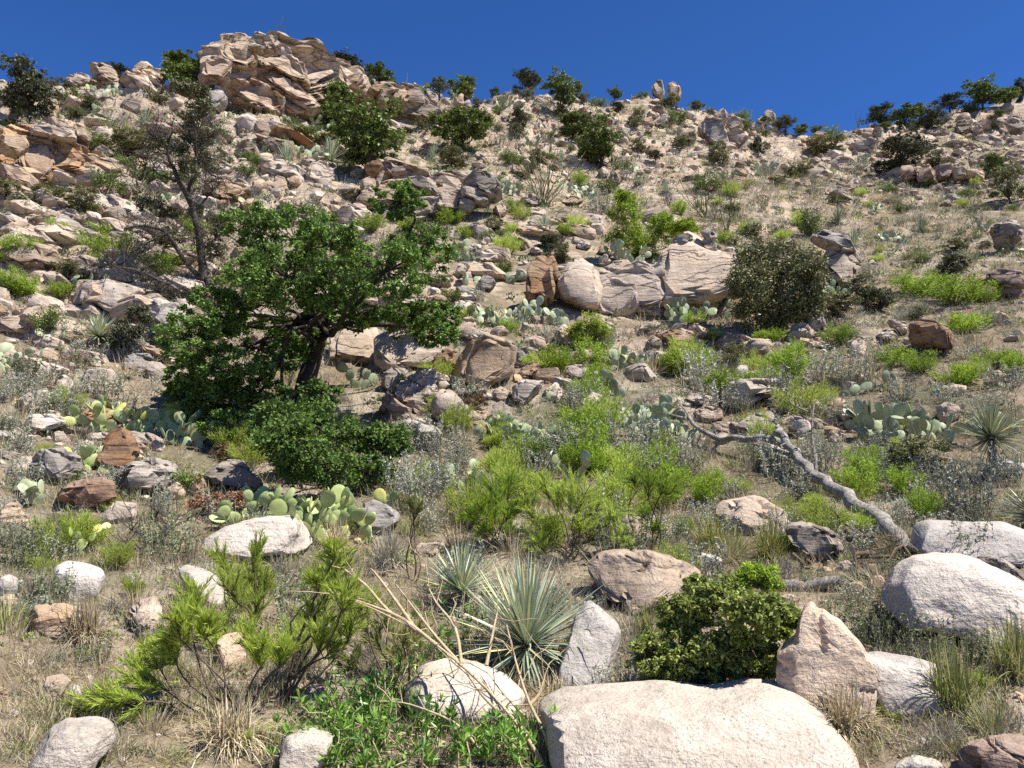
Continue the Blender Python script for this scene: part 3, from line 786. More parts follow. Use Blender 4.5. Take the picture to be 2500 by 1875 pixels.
ROCKS = """
A t 565,430 620,415 790,490 800,540 700,530 600,480
A t 420,500 490,480 570,490 570,540 480,565 420,540
A t 560,500 660,490 760,540 640,555 570,545
A t 870,410 910,392 990,430 960,460 860,470
A t 850,470 960,440 1060,480 1050,540 960,540 900,510
A n 850,670 930,650 1030,690 1040,740 980,755 880,720
A t 600,590 680,570 700,620 620,650
A t 520,600 600,595 600,640 530,640
A t 540,760 640,740 740,800 780,850 700,840 560,790
A p 560,840 720,830 830,900 780,930 640,950 580,920
A t 620,930 760,910 830,950 780,970 660,960
A n 0,1160 90,1150 180,1190 170,1215 40,1230 0,1210
A p 30,1240 150,1220 220,1250 210,1290 90,1290 30,1275
A p 220,1230 320,1210 400,1260 380,1300 300,1310 230,1280
A n 20,1310 180,1290 300,1320 290,1370 150,1385 30,1350
A p 290,1290 400,1280 430,1330 330,1360
A p 0,1390 110,1380 190,1420 100,1450 0,1430
A p 140,1390 260,1380 310,1420 220,1440
A g 300,1400 420,1370 520,1400 500,1450 400,1490 310,1470
A n 0,1460 130,1420 210,1450 130,1490 0,1510
A n 370,1500 440,1485 480,1510 430,1540
A t 580,1200 740,1180 790,1250 760,1290 640,1290
A t 640,1260 760,1250 800,1295 760,1330 650,1320
A g 950,1080 1040,1060 1060,1130 990,1150
A t 1310,1010 1400,980 1490,1020 1470,1050 1330,1050
A t 1290,1070 1400,1040 1550,1080 1430,1110
A t 1310,1210 1440,1180 1600,1200 1620,1230 1560,1290 1400,1290 1310,1260
A t 1310,1330 1400,1300 1500,1300 1520,1340 1420,1370
A n 1520,1310 1640,1280 1700,1310 1680,1360 1560,1370
A p 1470,1380 1570,1360 1610,1400 1540,1420
A p 1800,1300 1900,1285 2000,1320 2120,1330 2130,1370 2000,1390 1870,1340
A p 1640,1080 1740,1030 1870,1040 1850,1100 1700,1130
A t 1950,1080 2060,1040 2170,1110 2160,1170 2060,1190 1960,1150
A n 1700,1190 1780,1140 1850,1160 1850,1240 1720,1250
A n 1840,1150 1920,1130 1950,1190 1900,1220
A n 1620,1180 1680,1150 1720,1180 1680,1260 1600,1250
A t 1520,810 1620,790 1640,850 1540,850
A t 1640,770 1720,770 1730,860 1650,860
A p 1510,880 1680,860 1690,910 1530,920
A g 1380,820 1510,810 1520,880 1400,890
A p 1700,1020 1800,1000 1870,1000 1790,1040
D t 180,290 260,255 400,270 390,300 240,340
D b 180,400 300,370 390,400 380,450 230,460
D p 590,320 690,290 720,360 620,400
D p 690,360 800,320 850,370 740,390
D n 640,430 800,400 930,440 960,500 820,500 700,480
D n 520,560 560,510 700,490 900,500 930,560 850,650 760,720 620,640 530,640
D p 850,680 900,600 990,590 1000,640 900,720 830,740
D p 920,560 1030,510 1200,540 1180,600 1000,590
D p 1070,480 1200,430 1330,470 1300,520 1150,510
D g 960,700 1060,610 1170,600 1230,660 1160,790 1150,880 1040,860 970,780
D g 870,850 960,800 1080,850 1140,890 1080,920 940,880
D o 860,900 1000,910 1100,960 1080,1010 960,960
D g 790,980 860,950 960,960 1000,1030 960,1080 850,1090 800,1040
D n 250,870 330,850 410,880 400,930 300,930
D n 200,970 270,930 390,950 390,1000 260,1010
D n 0,880 60,900 130,970 100,1020 0,1010
D w 355,1110 400,1085 460,1120 480,1190 400,1210 360,1180
D p 100,1260 200,1200 360,1210 360,1280 180,1330 100,1320
D g 0,1220 90,1240 80,1270 0,1270
D p 120,1440 210,1350 360,1345 450,1390 430,1420 260,1450 170,1490
D b 460,1390 560,1320 700,1300 780,1340 760,1390 600,1430 500,1440
G b 620,300 680,150 780,110 860,150 900,260 870,350 760,420 650,370
G g 205,300 260,250 400,250 520,310 540,400 380,440 280,480 230,400
G b 370,540 480,460 640,440 730,470 740,570 650,660 500,630 390,590
G n 1070,510 1140,460 1200,490 1190,570 1110,580
G n 650,670 740,590 880,610 900,680 800,720 670,720
G g 1330,420 1460,320 1560,320 1700,500 1660,530 1480,490 1350,470
G b 1220,430 1300,410 1340,500 1300,550 1240,500
G t 0,620 120,600 150,650 200,700 140,760 0,740
G w 345,1030 430,980 560,1000 660,1040 670,1130 600,1230 430,1220 380,1120
G n 160,1340 230,1270 400,1265 520,1290 600,1350 560,1420 300,1470 200,1440
G w 0,1080 60,1065 160,1110 120,1180 0,1200
G n 0,1200 90,1190 120,1240 80,1290 0,1280
G w 1150,1040 1200,1010 1330,1040 1480,1150 1510,1230 1400,1260 1280,1200 1170,1100
G n 800,1320 900,1240 1010,1210 1040,1280 1020,1360 900,1440 880,1350
J n 880,750 930,690 1040,660 1040,780 960,850 890,850
J n 1390,850 1460,800 1590,800 1580,900 1560,1030 1450,1010 1420,920
J w 190,1630 260,1540 330,1440 430,1380 600,1370 720,1400 740,1480 620,1560 560,1690 200,1690
J w 440,1170 480,1130 540,1150 530,1200 450,1210
J n 240,1180 300,1090 400,1070 470,1090 420,1180 300,1230
J w 1780,1600 1850,1480 2000,1430 2130,1460 2100,1600 2000,1690 1800,1690
E n 900,830 1000,800 1080,830 1080,870 960,880 900,860
E b 680,990 760,930 850,950 840,1000 790,1100 740,1120 690,1050
E t 440,1200 500,1100 590,1050 700,1060 715,1130 690,1210 590,1290 480,1260
E n 670,1280 720,1200 830,1190 900,1250 940,1340 860,1440 750,1440 690,1370
E n 1060,1200 1110,1165 1180,1190 1180,1240 1110,1260 1060,1240
E n 1060,1290 1120,1260 1170,1290 1170,1340 1080,1390 1050,1360
E w 710,1140 770,1130 790,1160 740,1190 700,1180
E b 300,1230 380,1200 480,1290 590,1330 590,1380 400,1380 310,1310
E g 430,1390 560,1370 680,1420 730,1480 700,1560 600,1570 500,1470
E g 340,1100 420,1040 520,1060 480,1130 430,1200 350,1180
E g 1190,970 1260,920 1350,930 1310,1020 1210,1040
E n 1290,870 1360,850 1430,880 1400,940 1310,930
E o 1190,1080 1300,1030 1370,1010 1340,1090 1230,1120
E p 1180,1150 1300,1110 1390,1110 1370,1190 1270,1280 1200,1250
E p 1390,1190 1470,1130 1520,1200 1490,1260 1410,1250
E p 1550,990 1640,920 1770,960 1760,1020 1650,1060 1560,1030
E p 1530,1060 1600,1010 1680,1040 1660,1130 1560,1110
E n 1640,1260 1700,1205 1770,1230 1790,1300 1740,1390 1660,1400 1630,1340
E t 2050,870 2110,850 2160,890 2120,930 2060,910
E p 2030,950 2100,930 2212,970 2212,1040 2080,1020
E p 1990,790 2090,750 2150,760 2080,810
E t 890,360 930,290 1010,280 1130,340 1050,370 960,370
E p 790,430 870,370 920,380 880,440 830,470
E p 870,410 900,380 1030,390 1000,450 920,440
E g 960,520 1010,450 1060,450 1080,500 1040,560 970,550
E g 810,540 900,520 940,550 880,580
E p 620,290 680,230 740,215 750,270 680,310
E t 1290,290 1340,270 1380,300 1330,330
E t 1730,290 1780,250 1840,290 1830,330 1750,320
E p 1740,340 1790,320 1820,360 1790,400 1740,380
E p 1570,260 1660,230 1700,260 1640,290
E p 810,760 900,720 960,760 930,870 820,860
E g 1200,660 1290,640 1330,680 1290,720 1210,710
B t 1460,1380 1550,1350 1560,1400 1490,1430
B t 1240,1270 1320,1255 1380,1290 1330,1330 1250,1310
B t 1490,1290 1570,1260 1650,1280 1600,1320 1510,1320
B b 1750,1340 1800,1300 1880,1330 1850,1390 1770,1380
B t 1680,1390 1760,1380 1790,1430 1720,1460 1670,1430
B p 1280,1340 1400,1340 1410,1380 1290,1390
B t 1060,1340 1130,1310 1160,1350 1110,1400
B p 0,1470 150,1440 240,1470 220,1500 60,1510
B p 920,1060 980,1040 1040,1070 960,1090
B p 1170,1080 1230,1070 1290,1130 1220,1130
B p 1740,1100 1790,1065 1820,1110 1770,1150
B t 1820,1110 1870,1080 1900,1130 1880,1190 1820,1170
B o 840,550 900,540 940,560 900,600 840,590
B o 810,610 870,590 880,700 820,680
B t 2010,770 2080,750 2100,800 2030,810
B t 2100,780 2150,720 2200,760 2190,820 2120,820
C t 600,720 650,700 700,730 640,760
C g 630,670 700,660 740,690 700,720 650,700
C t 1800,760 1900,740 1920,790 1820,810
C t 1900,760 1960,750 1970,810 1910,820
C t 2060,720 2190,700 2190,770 2080,760
C t 2050,640 2130,620 2160,660 2080,680
C p 1360,1130 1400,1105 1465,1135 1380,1150
C p 1030,1160 1110,1145 1215,1200 1120,1185
C g 2005,1380 2060,1320 2150,1310 2200,1390 2190,1450 2110,1500 2040,1470
C t 1710,1210 1760,1190 1780,1230 1730,1240
C g 1730,1170 1800,1160 1830,1190 1760,1200
C p 740,990 800,980 815,1010 750,1010
C n 1105,1070 1150,1050 1145,1090
F t 1380,700 1430,685 1510,720 1510,790 1440,740
F p 1300,780 1400,750 1480,800 1400,820
F g 880,720 900,650 1000,640 1020,720 960,780 900,770
F n 1950,680 2040,640 2120,650 2100,700 2000,690
F n 510,860 560,810 680,800 720,850 700,890 560,900
F t 610,960 650,910 770,900 870,940 860,980 700,990
F p 1170,840 1210,800 1270,840 1250,890 1190,880
F p 330,790 430,760 500,790 480,820 360,810
F p 130,800 190,760 230,800 200,840
F t 0,760 70,750 130,800 100,850 0,860
F p 0,880 100,890 120,970 60,960 0,930
F w 470,1010 510,960 565,970 560,1030 490,1040
F p 400,1100 570,1040 750,1050 780,1110 620,1170 560,1220 420,1200
F p 560,1000 700,980 780,1050 700,1070
F t 170,1150 280,1120 400,1180 350,1210 250,1200
F o 245,1240 300,1215 390,1220 400,1290 330,1310 250,1280
F p 700,1230 750,1190 820,1210 810,1260 720,1250
F n 830,1220 880,1165 960,1160 1005,1220 970,1280 840,1260
F n 1010,1230 1070,1165 1155,1165 1155,1260 1040,1270
F t 1010,1290 1110,1255 1210,1270 1180,1310 1030,1340
F n 1670,1090 1710,1080 1740,1110 1690,1120
F n 1730,1100 1790,1080 1865,1085 1860,1140 1770,1150
F n 1690,1230 1740,1175 1820,1210 1840,1250 1780,1310 1700,1290
F p 480,1340 560,1260 700,1240 740,1340 680,1400 560,1400
F p 760,1310 850,1270 940,1310 930,1370 840,1390
F p 580,1490 700,1440 850,1500 800,1560 640,1560
F p 20,1400 70,1370 190,1430 180,1470 80,1470
F w 1940,1590 2060,1530 2212,1550 2212,1600 2000,1630
F n 2000,1000 2060,990 2140,1040 2120,1070 2020,1040
I g 780,740 810,690 920,690 1040,720 1110,780 1130,830 1080,890 900,880 820,810
I w 215,890 280,865 370,880 400,910 330,940 230,930
I n 1100,920 1180,900 1230,940 1150,970
I n 1280,1010 1350,1000 1390,1040 1350,1080 1290,1050
I n 1120,1060 1190,1035 1250,1040 1200,1090
I p 730,1130 800,1110 880,1130 830,1160 750,1160
L w 1440,1640 1550,1600 1680,1620 1740,1670 1460,1690
L n 1250,1400 1280,1385 1310,1410 1280,1435
H g 190,740 220,620 290,580 360,600 470,670 460,760 350,800 220,800
H n 530,910 600,860 740,855 770,900 640,930 560,940
"""
for ln in ROCKS.strip().split('\n'):
    t_, s_, p_ = ln.split(' ', 2)
    outline_rock(t_, p_, s_)
HERO = [
 ('G', 'w', '1310,850 1440,770 1650,710 1870,690 1960,720 2020,840 1960,890 1700,920 1540,960 1400,930 1330,890', 'long white boulder with an orange stain below the yellow-green pricklypear', dict(thick=0.5, lean=0.35)),
 ('G', 'g', '720,450 820,350 980,320 1120,340 1190,430 1060,510 900,540 770,520', 'grey flat-topped boulder perched over dark gaps at the left', dict(thick=0.6)),
 ('E', 'n', '840,960 900,880 1090,870 1210,930 1190,1080 1100,1130 1010,1170 880,1130 800,1080', 'large square buff block standing in the middle of the slope', dict(thick=0.55, e=0.25, nplanes=6, lean=0.05)),
 ('F', 'b', '1530,770 1560,690 1680,700 1780,780 1820,860 1810,910 1720,860 1560,850', 'shaded square boulder with a cracked brown face right of the round shrub', dict(thick=0.5, e=0.4, lean=-0.1)),
 ('I', 'n', '360,600 420,540 520,515 640,530 760,600 800,680 760,740 600,730 400,740 365,680', 'domed buff boulder with a shaded underside above drooping beargrass', dict(thick=0.6, lean=0.45)),
 ('L', 'w', '1530,220 1640,180 1800,190 2080,200 2212,240 2300,300 2300,420 1980,400 1900,430 1560,370', 'whitish block with a shaded front behind the whale-backed boulder', dict(thick=0.55, e=0.45, lean=0.9, nplanes=4)),
 ('L', 'g', '1920,410 2000,385 2100,420 2212,500 2300,560 2212,560 2120,520 1980,450', 'narrow grey rock wedged behind the whale-backed boulder', dict(thick=0.5)),
 ('L', 'w', '1370,610 1440,470 1560,410 1750,400 1950,440 2212,560 2400,680 2400,860 2120,900 2060,890 1850,800 1530,750 1450,690 1390,650', 'whale-backed whitish boulder cut by the right edge', dict(thick=0.5, lean=0.75, nplanes=3)),
 ('L', 'w', '1280,1000 1500,1030 1700,1080 1750,1170 1820,1270 1830,1310 1740,1340 1400,1270 1300,1160', 'low whitish slab lying right of the pointed boulder', dict(thick=0.6, lean=0.7)),
 ('L', 'n', '745,960 850,880 870,770 900,710 950,695 1000,740 1110,800 1230,930 1290,1030 1305,1130 1290,1280 1260,1370 1200,1415 1100,1360 940,1290 760,1220 735,1040', 'pointed buff boulder leaning beside the leafy olive shrub', dict(thick=0.42, e=0.36, nplanes=6, cut=(0.62, 0.9), lean=0.15, rough=0.02)),
 ('L', 'w', '-800,1340 -730,1302 -500,1268 -200,1258 100,1262 300,1285 500,1275 640,1245 800,1258 930,1290 1060,1370 1180,1480 1250,1600 1270,1740 400,1780 -500,1780 -700,1620 -790,1450', 'huge smooth white granite slab at the bottom of the picture', dict(thick=0.5, lean=0.9, nplanes=6, cut=(0.8, 0.96), rough=0.028, push=0.7, grow=0.96, e=0.42)),
 ('K', 'w', '520,1170 590,1060 750,1020 950,1030 1150,1110 1290,1230 1260,1290 1000,1340 800,1300 600,1270 530,1220', 'low white boulder left of the huge white slab under dry stalks', dict(thick=0.6, lean=0.7)),
 ('K', 'w', '1480,1150 1510,960 1600,700 1680,640 1800,720 1900,830 1870,1000 1760,1080 1600,1160', 'sloping white rock between the silvery sotol and the leafy olive shrub', dict(thick=0.5, lean=0.7)),
 ('K', 'n', '1680,360 1750,300 1880,275 2100,290 2260,330 2420,420 2300,500 2100,560 2000,620 1840,600 1750,480 1700,420', 'broad buff boulder with a dark notch behind the silvery sotol', dict(thick=0.55, lean=0.6)),
 ('L', 'b', '1820,1560 1900,1520 2212,1500 2300,1600 2300,1720 1820,1720', 'brown rock in the bottom right corner', dict(thick=0.5, lean=0.4)),
 ('B', 't', '2085,575 2100,515 2135,495 2165,525 2160,580 2130,600', 'balanced upright knob of rock on the middle skyline', dict(thick=0.5)),
 ('C', 't', '65,540 80,500 130,490 150,520 150,580 90,570', 'squat chimney of rock right of the balanced knob on the skyline', dict(thick=0.5)),
]
for t_, s_, p_, lb, kw in HERO:
    outline_rock(t_, p_, s_, label=lb, noun='boulder', **kw)

# ------------------------------------------------------------------ plant library
def unit(a):
    return a / (np.linalg.norm(a, axis=-1, keepdims=True) + 1e-12)
class Geo:
    """collects quads of one mesh"""
    def __init__(self): self.V, self.F, self.n = [], [], 0
    def add(self, V, F):
        self.V.append(np.asarray(V, float).reshape(-1, 3)); self.F.append(np.asarray(F).reshape(-1, 4) + self.n)
        self.n += len(self.V[-1])
    def leaves(self, C, A, L, W, rng, nrm=None):
        """diamond leaves: centres C, long axes A, lengths L, widths W"""
        n = len(C)
        if n == 0: return
        A = unit(A)
        B = np.cross(A, nrm if nrm is not None else rng.normal(size=(n, 3)))
        B = unit(B)
        L = np.broadcast_to(np.asarray(L, float), (n,))[:, None]; W = np.broadcast_to(np.asarray(W, float), (n,))[:, None]
        V = np.stack([C - A * L / 2, C + B * W / 2 - A * L * 0.05, C + A * L / 2, C - B * W / 2 - A * L * 0.05], 1)
        self.add(V, np.arange(n * 4).reshape(n, 4))
    def tube(self, pts, radii, seg=6):
        pts = np.asarray(pts, float); n = len(pts)
        t = unit(np.gradient(pts, axis=0))
        ref = np.array([0.3, 0.9, 0.31]) if abs(t[:, 1]).mean() < 0.8 else np.array([1.0, 0, 0.2])
        a = unit(np.cross(t, ref)); b = np.cross(t, a)
        ang = np.linspace(0, 2 * math.pi, seg, endpoint=False)
        r = np.broadcast_to(np.asarray(radii, float), (n,))
        ring = (np.cos(ang)[None, :, None] * a[:, None] + np.sin(ang)[None, :, None] * b[:, None]) * r[:, None, None] + pts[:, None]
        i = np.arange(n - 1)[:, None] * seg; j = np.arange(seg)[None]; k = (j + 1) % seg
        self.add(ring.reshape(-1, 3), np.stack([i + j, i + k, i + seg + k, i + seg + j], -1).reshape(-1, 4))
    def blade(self, p0, d, L, W, droop, side, rows=3):
        s = np.linspace(0, 1, rows + 1)
        c = p0 + np.outer(s * L, d) + np.outer(s ** 2 * L * droop, [0, 0, -1.0])
        w = W * np.array([0.8, 1.0, 0.7, 0.04]) if rows == 3 else W * (1 - s ** 2 * 0.96)
        V = np.empty((2 * (rows + 1), 3)); V[0::2] = c - np.outer(w / 2, side); V[1::2] = c + np.outer(w / 2, side)
        k = np.arange(rows) * 2
        self.add(V, np.stack([k, k + 1, k + 3, k + 2], 1))
    def mesh(self, name, mat, smooth=False):
        if not self.V: return make_mesh(name, np.zeros((0, 3)), mat=mat)
        return make_mesh(name, np.concatenate(self.V), F4=np.concatenate(self.F), mat=mat, smooth=smooth)

def curve(p, q, rng, bend=0.15, n=7, sag=0.0):
    p, q = np.asarray(p, float), np.asarray(q, float)
    L = np.linalg.norm(q - p); s = np.linspace(0, 1, n)[:, None]
    off = rng.normal(size=(1, 3)) * L * bend
    off2 = rng.normal(size=(1, 3)) * L * bend * 0.6
    return p + (q - p) * s + off * np.sin(math.pi * s) + off2 * np.sin(2 * math.pi * s) + np.array([[0, 0, -1.0]]) * sag * L * np.sin(math.pi * s)

def lobe_crown(G, W, lobes, rng, leaf, width, density, clump=0.28, trunk=None, trunk_r=0.1, sub=0.012, twigs=True, up=0.5, shell=0.6, hollow=0.35):
    """leaves in clumps through each lobe (centre, radii); limbs run from the trunk's end into each lobe"""
    for c, r in lobes:
        c, r = np.asarray(c, float), np.asarray(r, float)
        R = float(np.prod(r) ** (1 / 3))
        if trunk is not None:
            t0 = trunk[rng.integers(len(trunk) // 2, len(trunk))]
            path = curve(t0, c, rng, 0.12, 8)
            W.tube(path, np.linspace(trunk_r * 0.45, trunk_r * 0.1, 8), 5)
        ncl = max(4, int(density[0] * (1 + rng.random() * 0.3)))
        d = unit(rng.normal(size=(ncl, 3)))
        rad = hollow + (1 - hollow) * rng.random(ncl) ** shell
        cc = c + d * rad[:, None] * r
        if twigs:
            for k in range(0, ncl, 2):
                W.tube(curve(c + (cc[k] - c) * 0.1, cc[k], rng, 0.15, 4), [sub, sub * 0.8, sub * 0.6, sub * 0.3], 3)
        nl = density[1]
        cr = clump * R * rng.uniform(0.6, 1.3, ncl)
        off = rng.normal(size=(ncl, nl, 3)) * np.array([1, 1, 0.7]) * 0.55
        C = (cc[:, None] + off * cr[:, None, None]).reshape(-1, 3)
        out = unit(off + d[:, None] * 0.6).reshape(-1, 3)
        A = unit(out + rng.normal(size=C.shape) * 0.7)
        nrm = unit(np.array([0, 0, up]) + 0.5 * out + rng.normal(size=C.shape) * 0.55)
        G.leaves(C, A, leaf * rng.uniform(0.6, 1.3, len(C)), width * rng.uniform(0.7, 1.2, len(C)), rng, nrm)

def plant(name, label, cat, loc, parts, rotz=0.0, scale=1.0, group=None):
    """an Empty at the foot with its part meshes (shared between alike plants)"""
    root = link(name, None, None, loc, (0, 0, rotz), scale)
    root.empty_display_size = 0.1
    tag(root, label, cat, group)
    for pn, me in parts: link(pn, me, root)
    return root

def px_lobes(tile, spec, g, rng, depth=0.8, ydepth=None):
    """lobes measured in the photograph (x,y,rx,ry), set round the plant's foot g with a spread in depth"""
    m = mpp(g); out = []
    n = np.array([g[0], g[1], 0]) / math.hypot(g[0], g[1])
    o = TILES[tile]
    for q in spec.split():
        x, y, rx, ry = map(float, q.split(','))
        u, v = T(tile, x, y)
        p = on_plane(u, v, g) + n * rng.normal() * (depth if ydepth is None else ydepth)
        rx, ry = rx * o[2] * m, ry * o[2] * m
        out.append((p - g, np.array([rx, 0.9 * (rx + ry) / 2, ry])))
    return out
def path_px(tile, spec, g, d0=0.0, d1=0.0):
    """a limb drawn in the photograph from its foot at g; d0..d1 metres of extra distance along it"""
    q = [tuple(map(float, s.split(','))) for s in spec.split()]
    n = np.array([g[0], g[1], 0]) / math.hypot(g[0], g[1])
    P = []
    for i, (x, y) in enumerate(q):
        dd = d0 + (d1 - d0) * i / max(1, len(q) - 1)
        P.append(on_plane(*T(tile, x, y), g + n * dd))
    P = np.array(P)
    s = np.linspace(0, len(P) - 1, len(P) * 3 - 2)
    i = np.clip(s.astype(int), 0, len(P) - 2); f = (s - i)[:, None]
    pm, pn = P[np.maximum(i - 1, 0)], P[np.minimum(i + 2, len(P) - 1)]
    return 0.5 * (2 * P[i] + (P[i + 1] - pm) * f + (2 * pm - 5 * P[i] + 4 * P[i + 1] - pn) * f ** 2 + (3 * P[i] - pm - 3 * P[i + 1] + pn) * f ** 3)

# ---- shared shapes for plants that recur (height 1, foot at the origin)
def proto_tree(seed, leafm, nl=14, leaf=0.055, wid=0.032, dens=(11, 32), spread=0.46, low=0.25, bark='dark', bare=0.0):
    rng = np.random.default_rng(seed)
    G, W = Geo(), Geo()
    top = np.array([rng.normal() * 0.06, rng.normal() * 0.06, low + 0.25])
    tr = curve((0, 0, -0.08), top, rng, 0.08, 8)
    W.tube(tr, np.linspace(0.035, 0.02, 8), 6)
    lobes = []
    for k in range(nl):
        a = 2 * math.pi * (k + rng.random() * 0.7) / nl
        rr = spread * rng.uniform(0.25, 0.9)
        z = low + (1 - low) * rng.uniform(0.12, 0.80)
        s = rng.uniform(0.09, 0.21)
        lobes.append(((rr * math.cos(a), rr * math.sin(a), z), (s * 1.15, s * 1.15, s * 0.85)))
    lobes.append(((0, 0, 0.80), (0.2, 0.2, 0.17))); lobes.append(((0, 0, 0.5), (0.28, 0.28, 0.22)))
    lobe_crown(G, W, lobes, rng, leaf, wid, dens, 0.33, tr, 0.03, 0.004, up=0.6)
    return [('trunk', W.mesh('trunk', BARK[bark], True)), ('crown', G.mesh('crown', LM[leafm]))]

def proto_shrub(seed, leafm, nst=14, leaf=0.05, wid=0.03, per=150, spread=0.5, fine=0.0, bark='brown', flat=1.0, lift=0.35):
    """stems fan from the foot; leaves in tufts along the upper part of each"""
    rng = np.random.default_rng(seed)
    G, W = Geo(), Geo()
    for k in range(nst):
        a = 2 * math.pi * (k + rng.random()) / nst
        rr = spread * math.sqrt(rng.uniform(0.02, 1)); h = rng.uniform(0.55, 1.0) * (1 - 0.35 * (rr / spread) ** 2) * flat
        p = curve((0, 0, -0.04), (rr * math.cos(a), rr * math.sin(a), h), rng, 0.09, 9)
        W.tube(p, np.linspace(0.012, 0.003, 9), 4)
        s = lift + (1 - lift) * rng.random(per) ** 0.8
        i = np.clip((s * 8).astype(int), 0, 7); f = (s * 8 - i)[:, None]
        C = p[i] * (1 - f) + p[i + 1] * f
        off = rng.normal(size=(per, 3)) * (0.075 - 0.02 * fine) * np.array([1, 1, 0.8])
        d = unit(p[-1] - p[0])
        A = unit(off * 8 + d * (0.4 + fine * 1.2) + rng.normal(size=(per, 3)) * 0.4)
        G.leaves(C + off, A, leaf * rng.uniform(0.6, 1.3, per), wid * rng.uniform(0.7, 1.2, per), rng)
    return [('stems', W.mesh('stems', BARK[bark], True)), ('foliage', G.mesh('foliage', LM[leafm]))]

def proto_sage(seed, leafm, nst=34, per=26, spread=0.42):
    rng = np.random.default_rng(seed)
    G, W = Geo(), Geo()
    for k in range(nst):
        a = rng.random() * 6.283; rr = spread * math.sqrt(rng.random()); h = rng.uniform(0.5, 1.0)
        p0 = np.array([rr * 0.7 * math.cos(a), rr * 0.7 * math.sin(a), -0.03])
        p = curve(p0, (rr * 1.15 * math.cos(a), rr * 1.15 * math.sin(a), h), rng, 0.05, 5)
        W.tube(p, np.linspace(0.007, 0.003, 5), 3)
        s = 0.2 + 0.8 * rng.random(per)
        i = np.clip((s * 4).astype(int), 0, 3); f = (s * 4 - i)[:, None]
        C = p[i] * (1 - f) + p[i + 1] * f
        A = unit(rng.normal(size=(per, 3)) + np.array([0, 0, 0.9]))
        G.leaves(C + A * 0.03, A, 0.085 * rng.uniform(0.6, 1.2, per), 0.024, rng)
    return [('stems', W.mesh('stems', LM['greygrass'])), ('foliage', G.mesh('foliage', LM[leafm]))]

def proto_twigs(seed, bark='greytwig', nst=12, depth=3):
    rng = np.random.default_rng(seed); W = Geo()
    def grow(p, d, L, r, k):
        q = p + d * L
        W.tube(curve(p, q, rng, 0.08, 4), np.linspace(r, r * 0.6, 4), 4 if k > 1 else 3)
        if k > 0:
            for _ in range(3):
                grow(p + (q - p) * rng.uniform(0.5, 1), unit(d + rng.normal(size=3) * 0.5), L * rng.uniform(0.5, 0.75), r * 0.55, k - 1)
    for k in range(nst):
        a = rng.random() * 6.283; t = rng.uniform(0.1, 1.0)
        grow(np.array([0, 0, -0.03]), unit(np.array([math.cos(a) * t, math.sin(a) * t, 0.9])), rng.uniform(0.3, 0.45), 0.012, depth)
    return [('branches', W.mesh('branches', BARK[bark], True))]

def proto_rosette(seed, mat, n=130, W_=0.045, dead=40, L=1.0, lo=-25):
    rng = np.random.default_rng(seed); G, D = Geo(), Geo()
    for k in range(n):
        e = math.radians(lo + (88 - lo) * ((k + rng.random()) / n) ** 0.9); a = k * 2.39996 + rng.normal() * 0.1
        d = np.array([math.cos(e) * math.cos(a), math.cos(e) * math.sin(a), math.sin(e)])
        side = unit(np.cross(d, [0, 0, 1.0]) + rng.normal(size=3) * 0.25)
        G.blade(d * 0.03, d, L * rng.uniform(0.75, 1.05), W_ * rng.uniform(0.8, 1.2), rng.uniform(0, 0.12), side)
    for k in range(dead):
        e = math.radians(rng.uniform(-60, -15)); a = rng.random() * 6.283
        d = np.array([math.cos(e) * math.cos(a), math.cos(e) * math.sin(a), math.sin(e)])
        D.blade(d * 0.03, d, L * rng.uniform(0.5, 0.85), W_ * 0.8, 0.1, unit(np.cross(d, [0, 0, 1.0])))
    return [('leaves', G.mesh('leaves', LM[mat])), ('dead_leaves', D.mesh('dead_leaves', LM['deadblade']))]

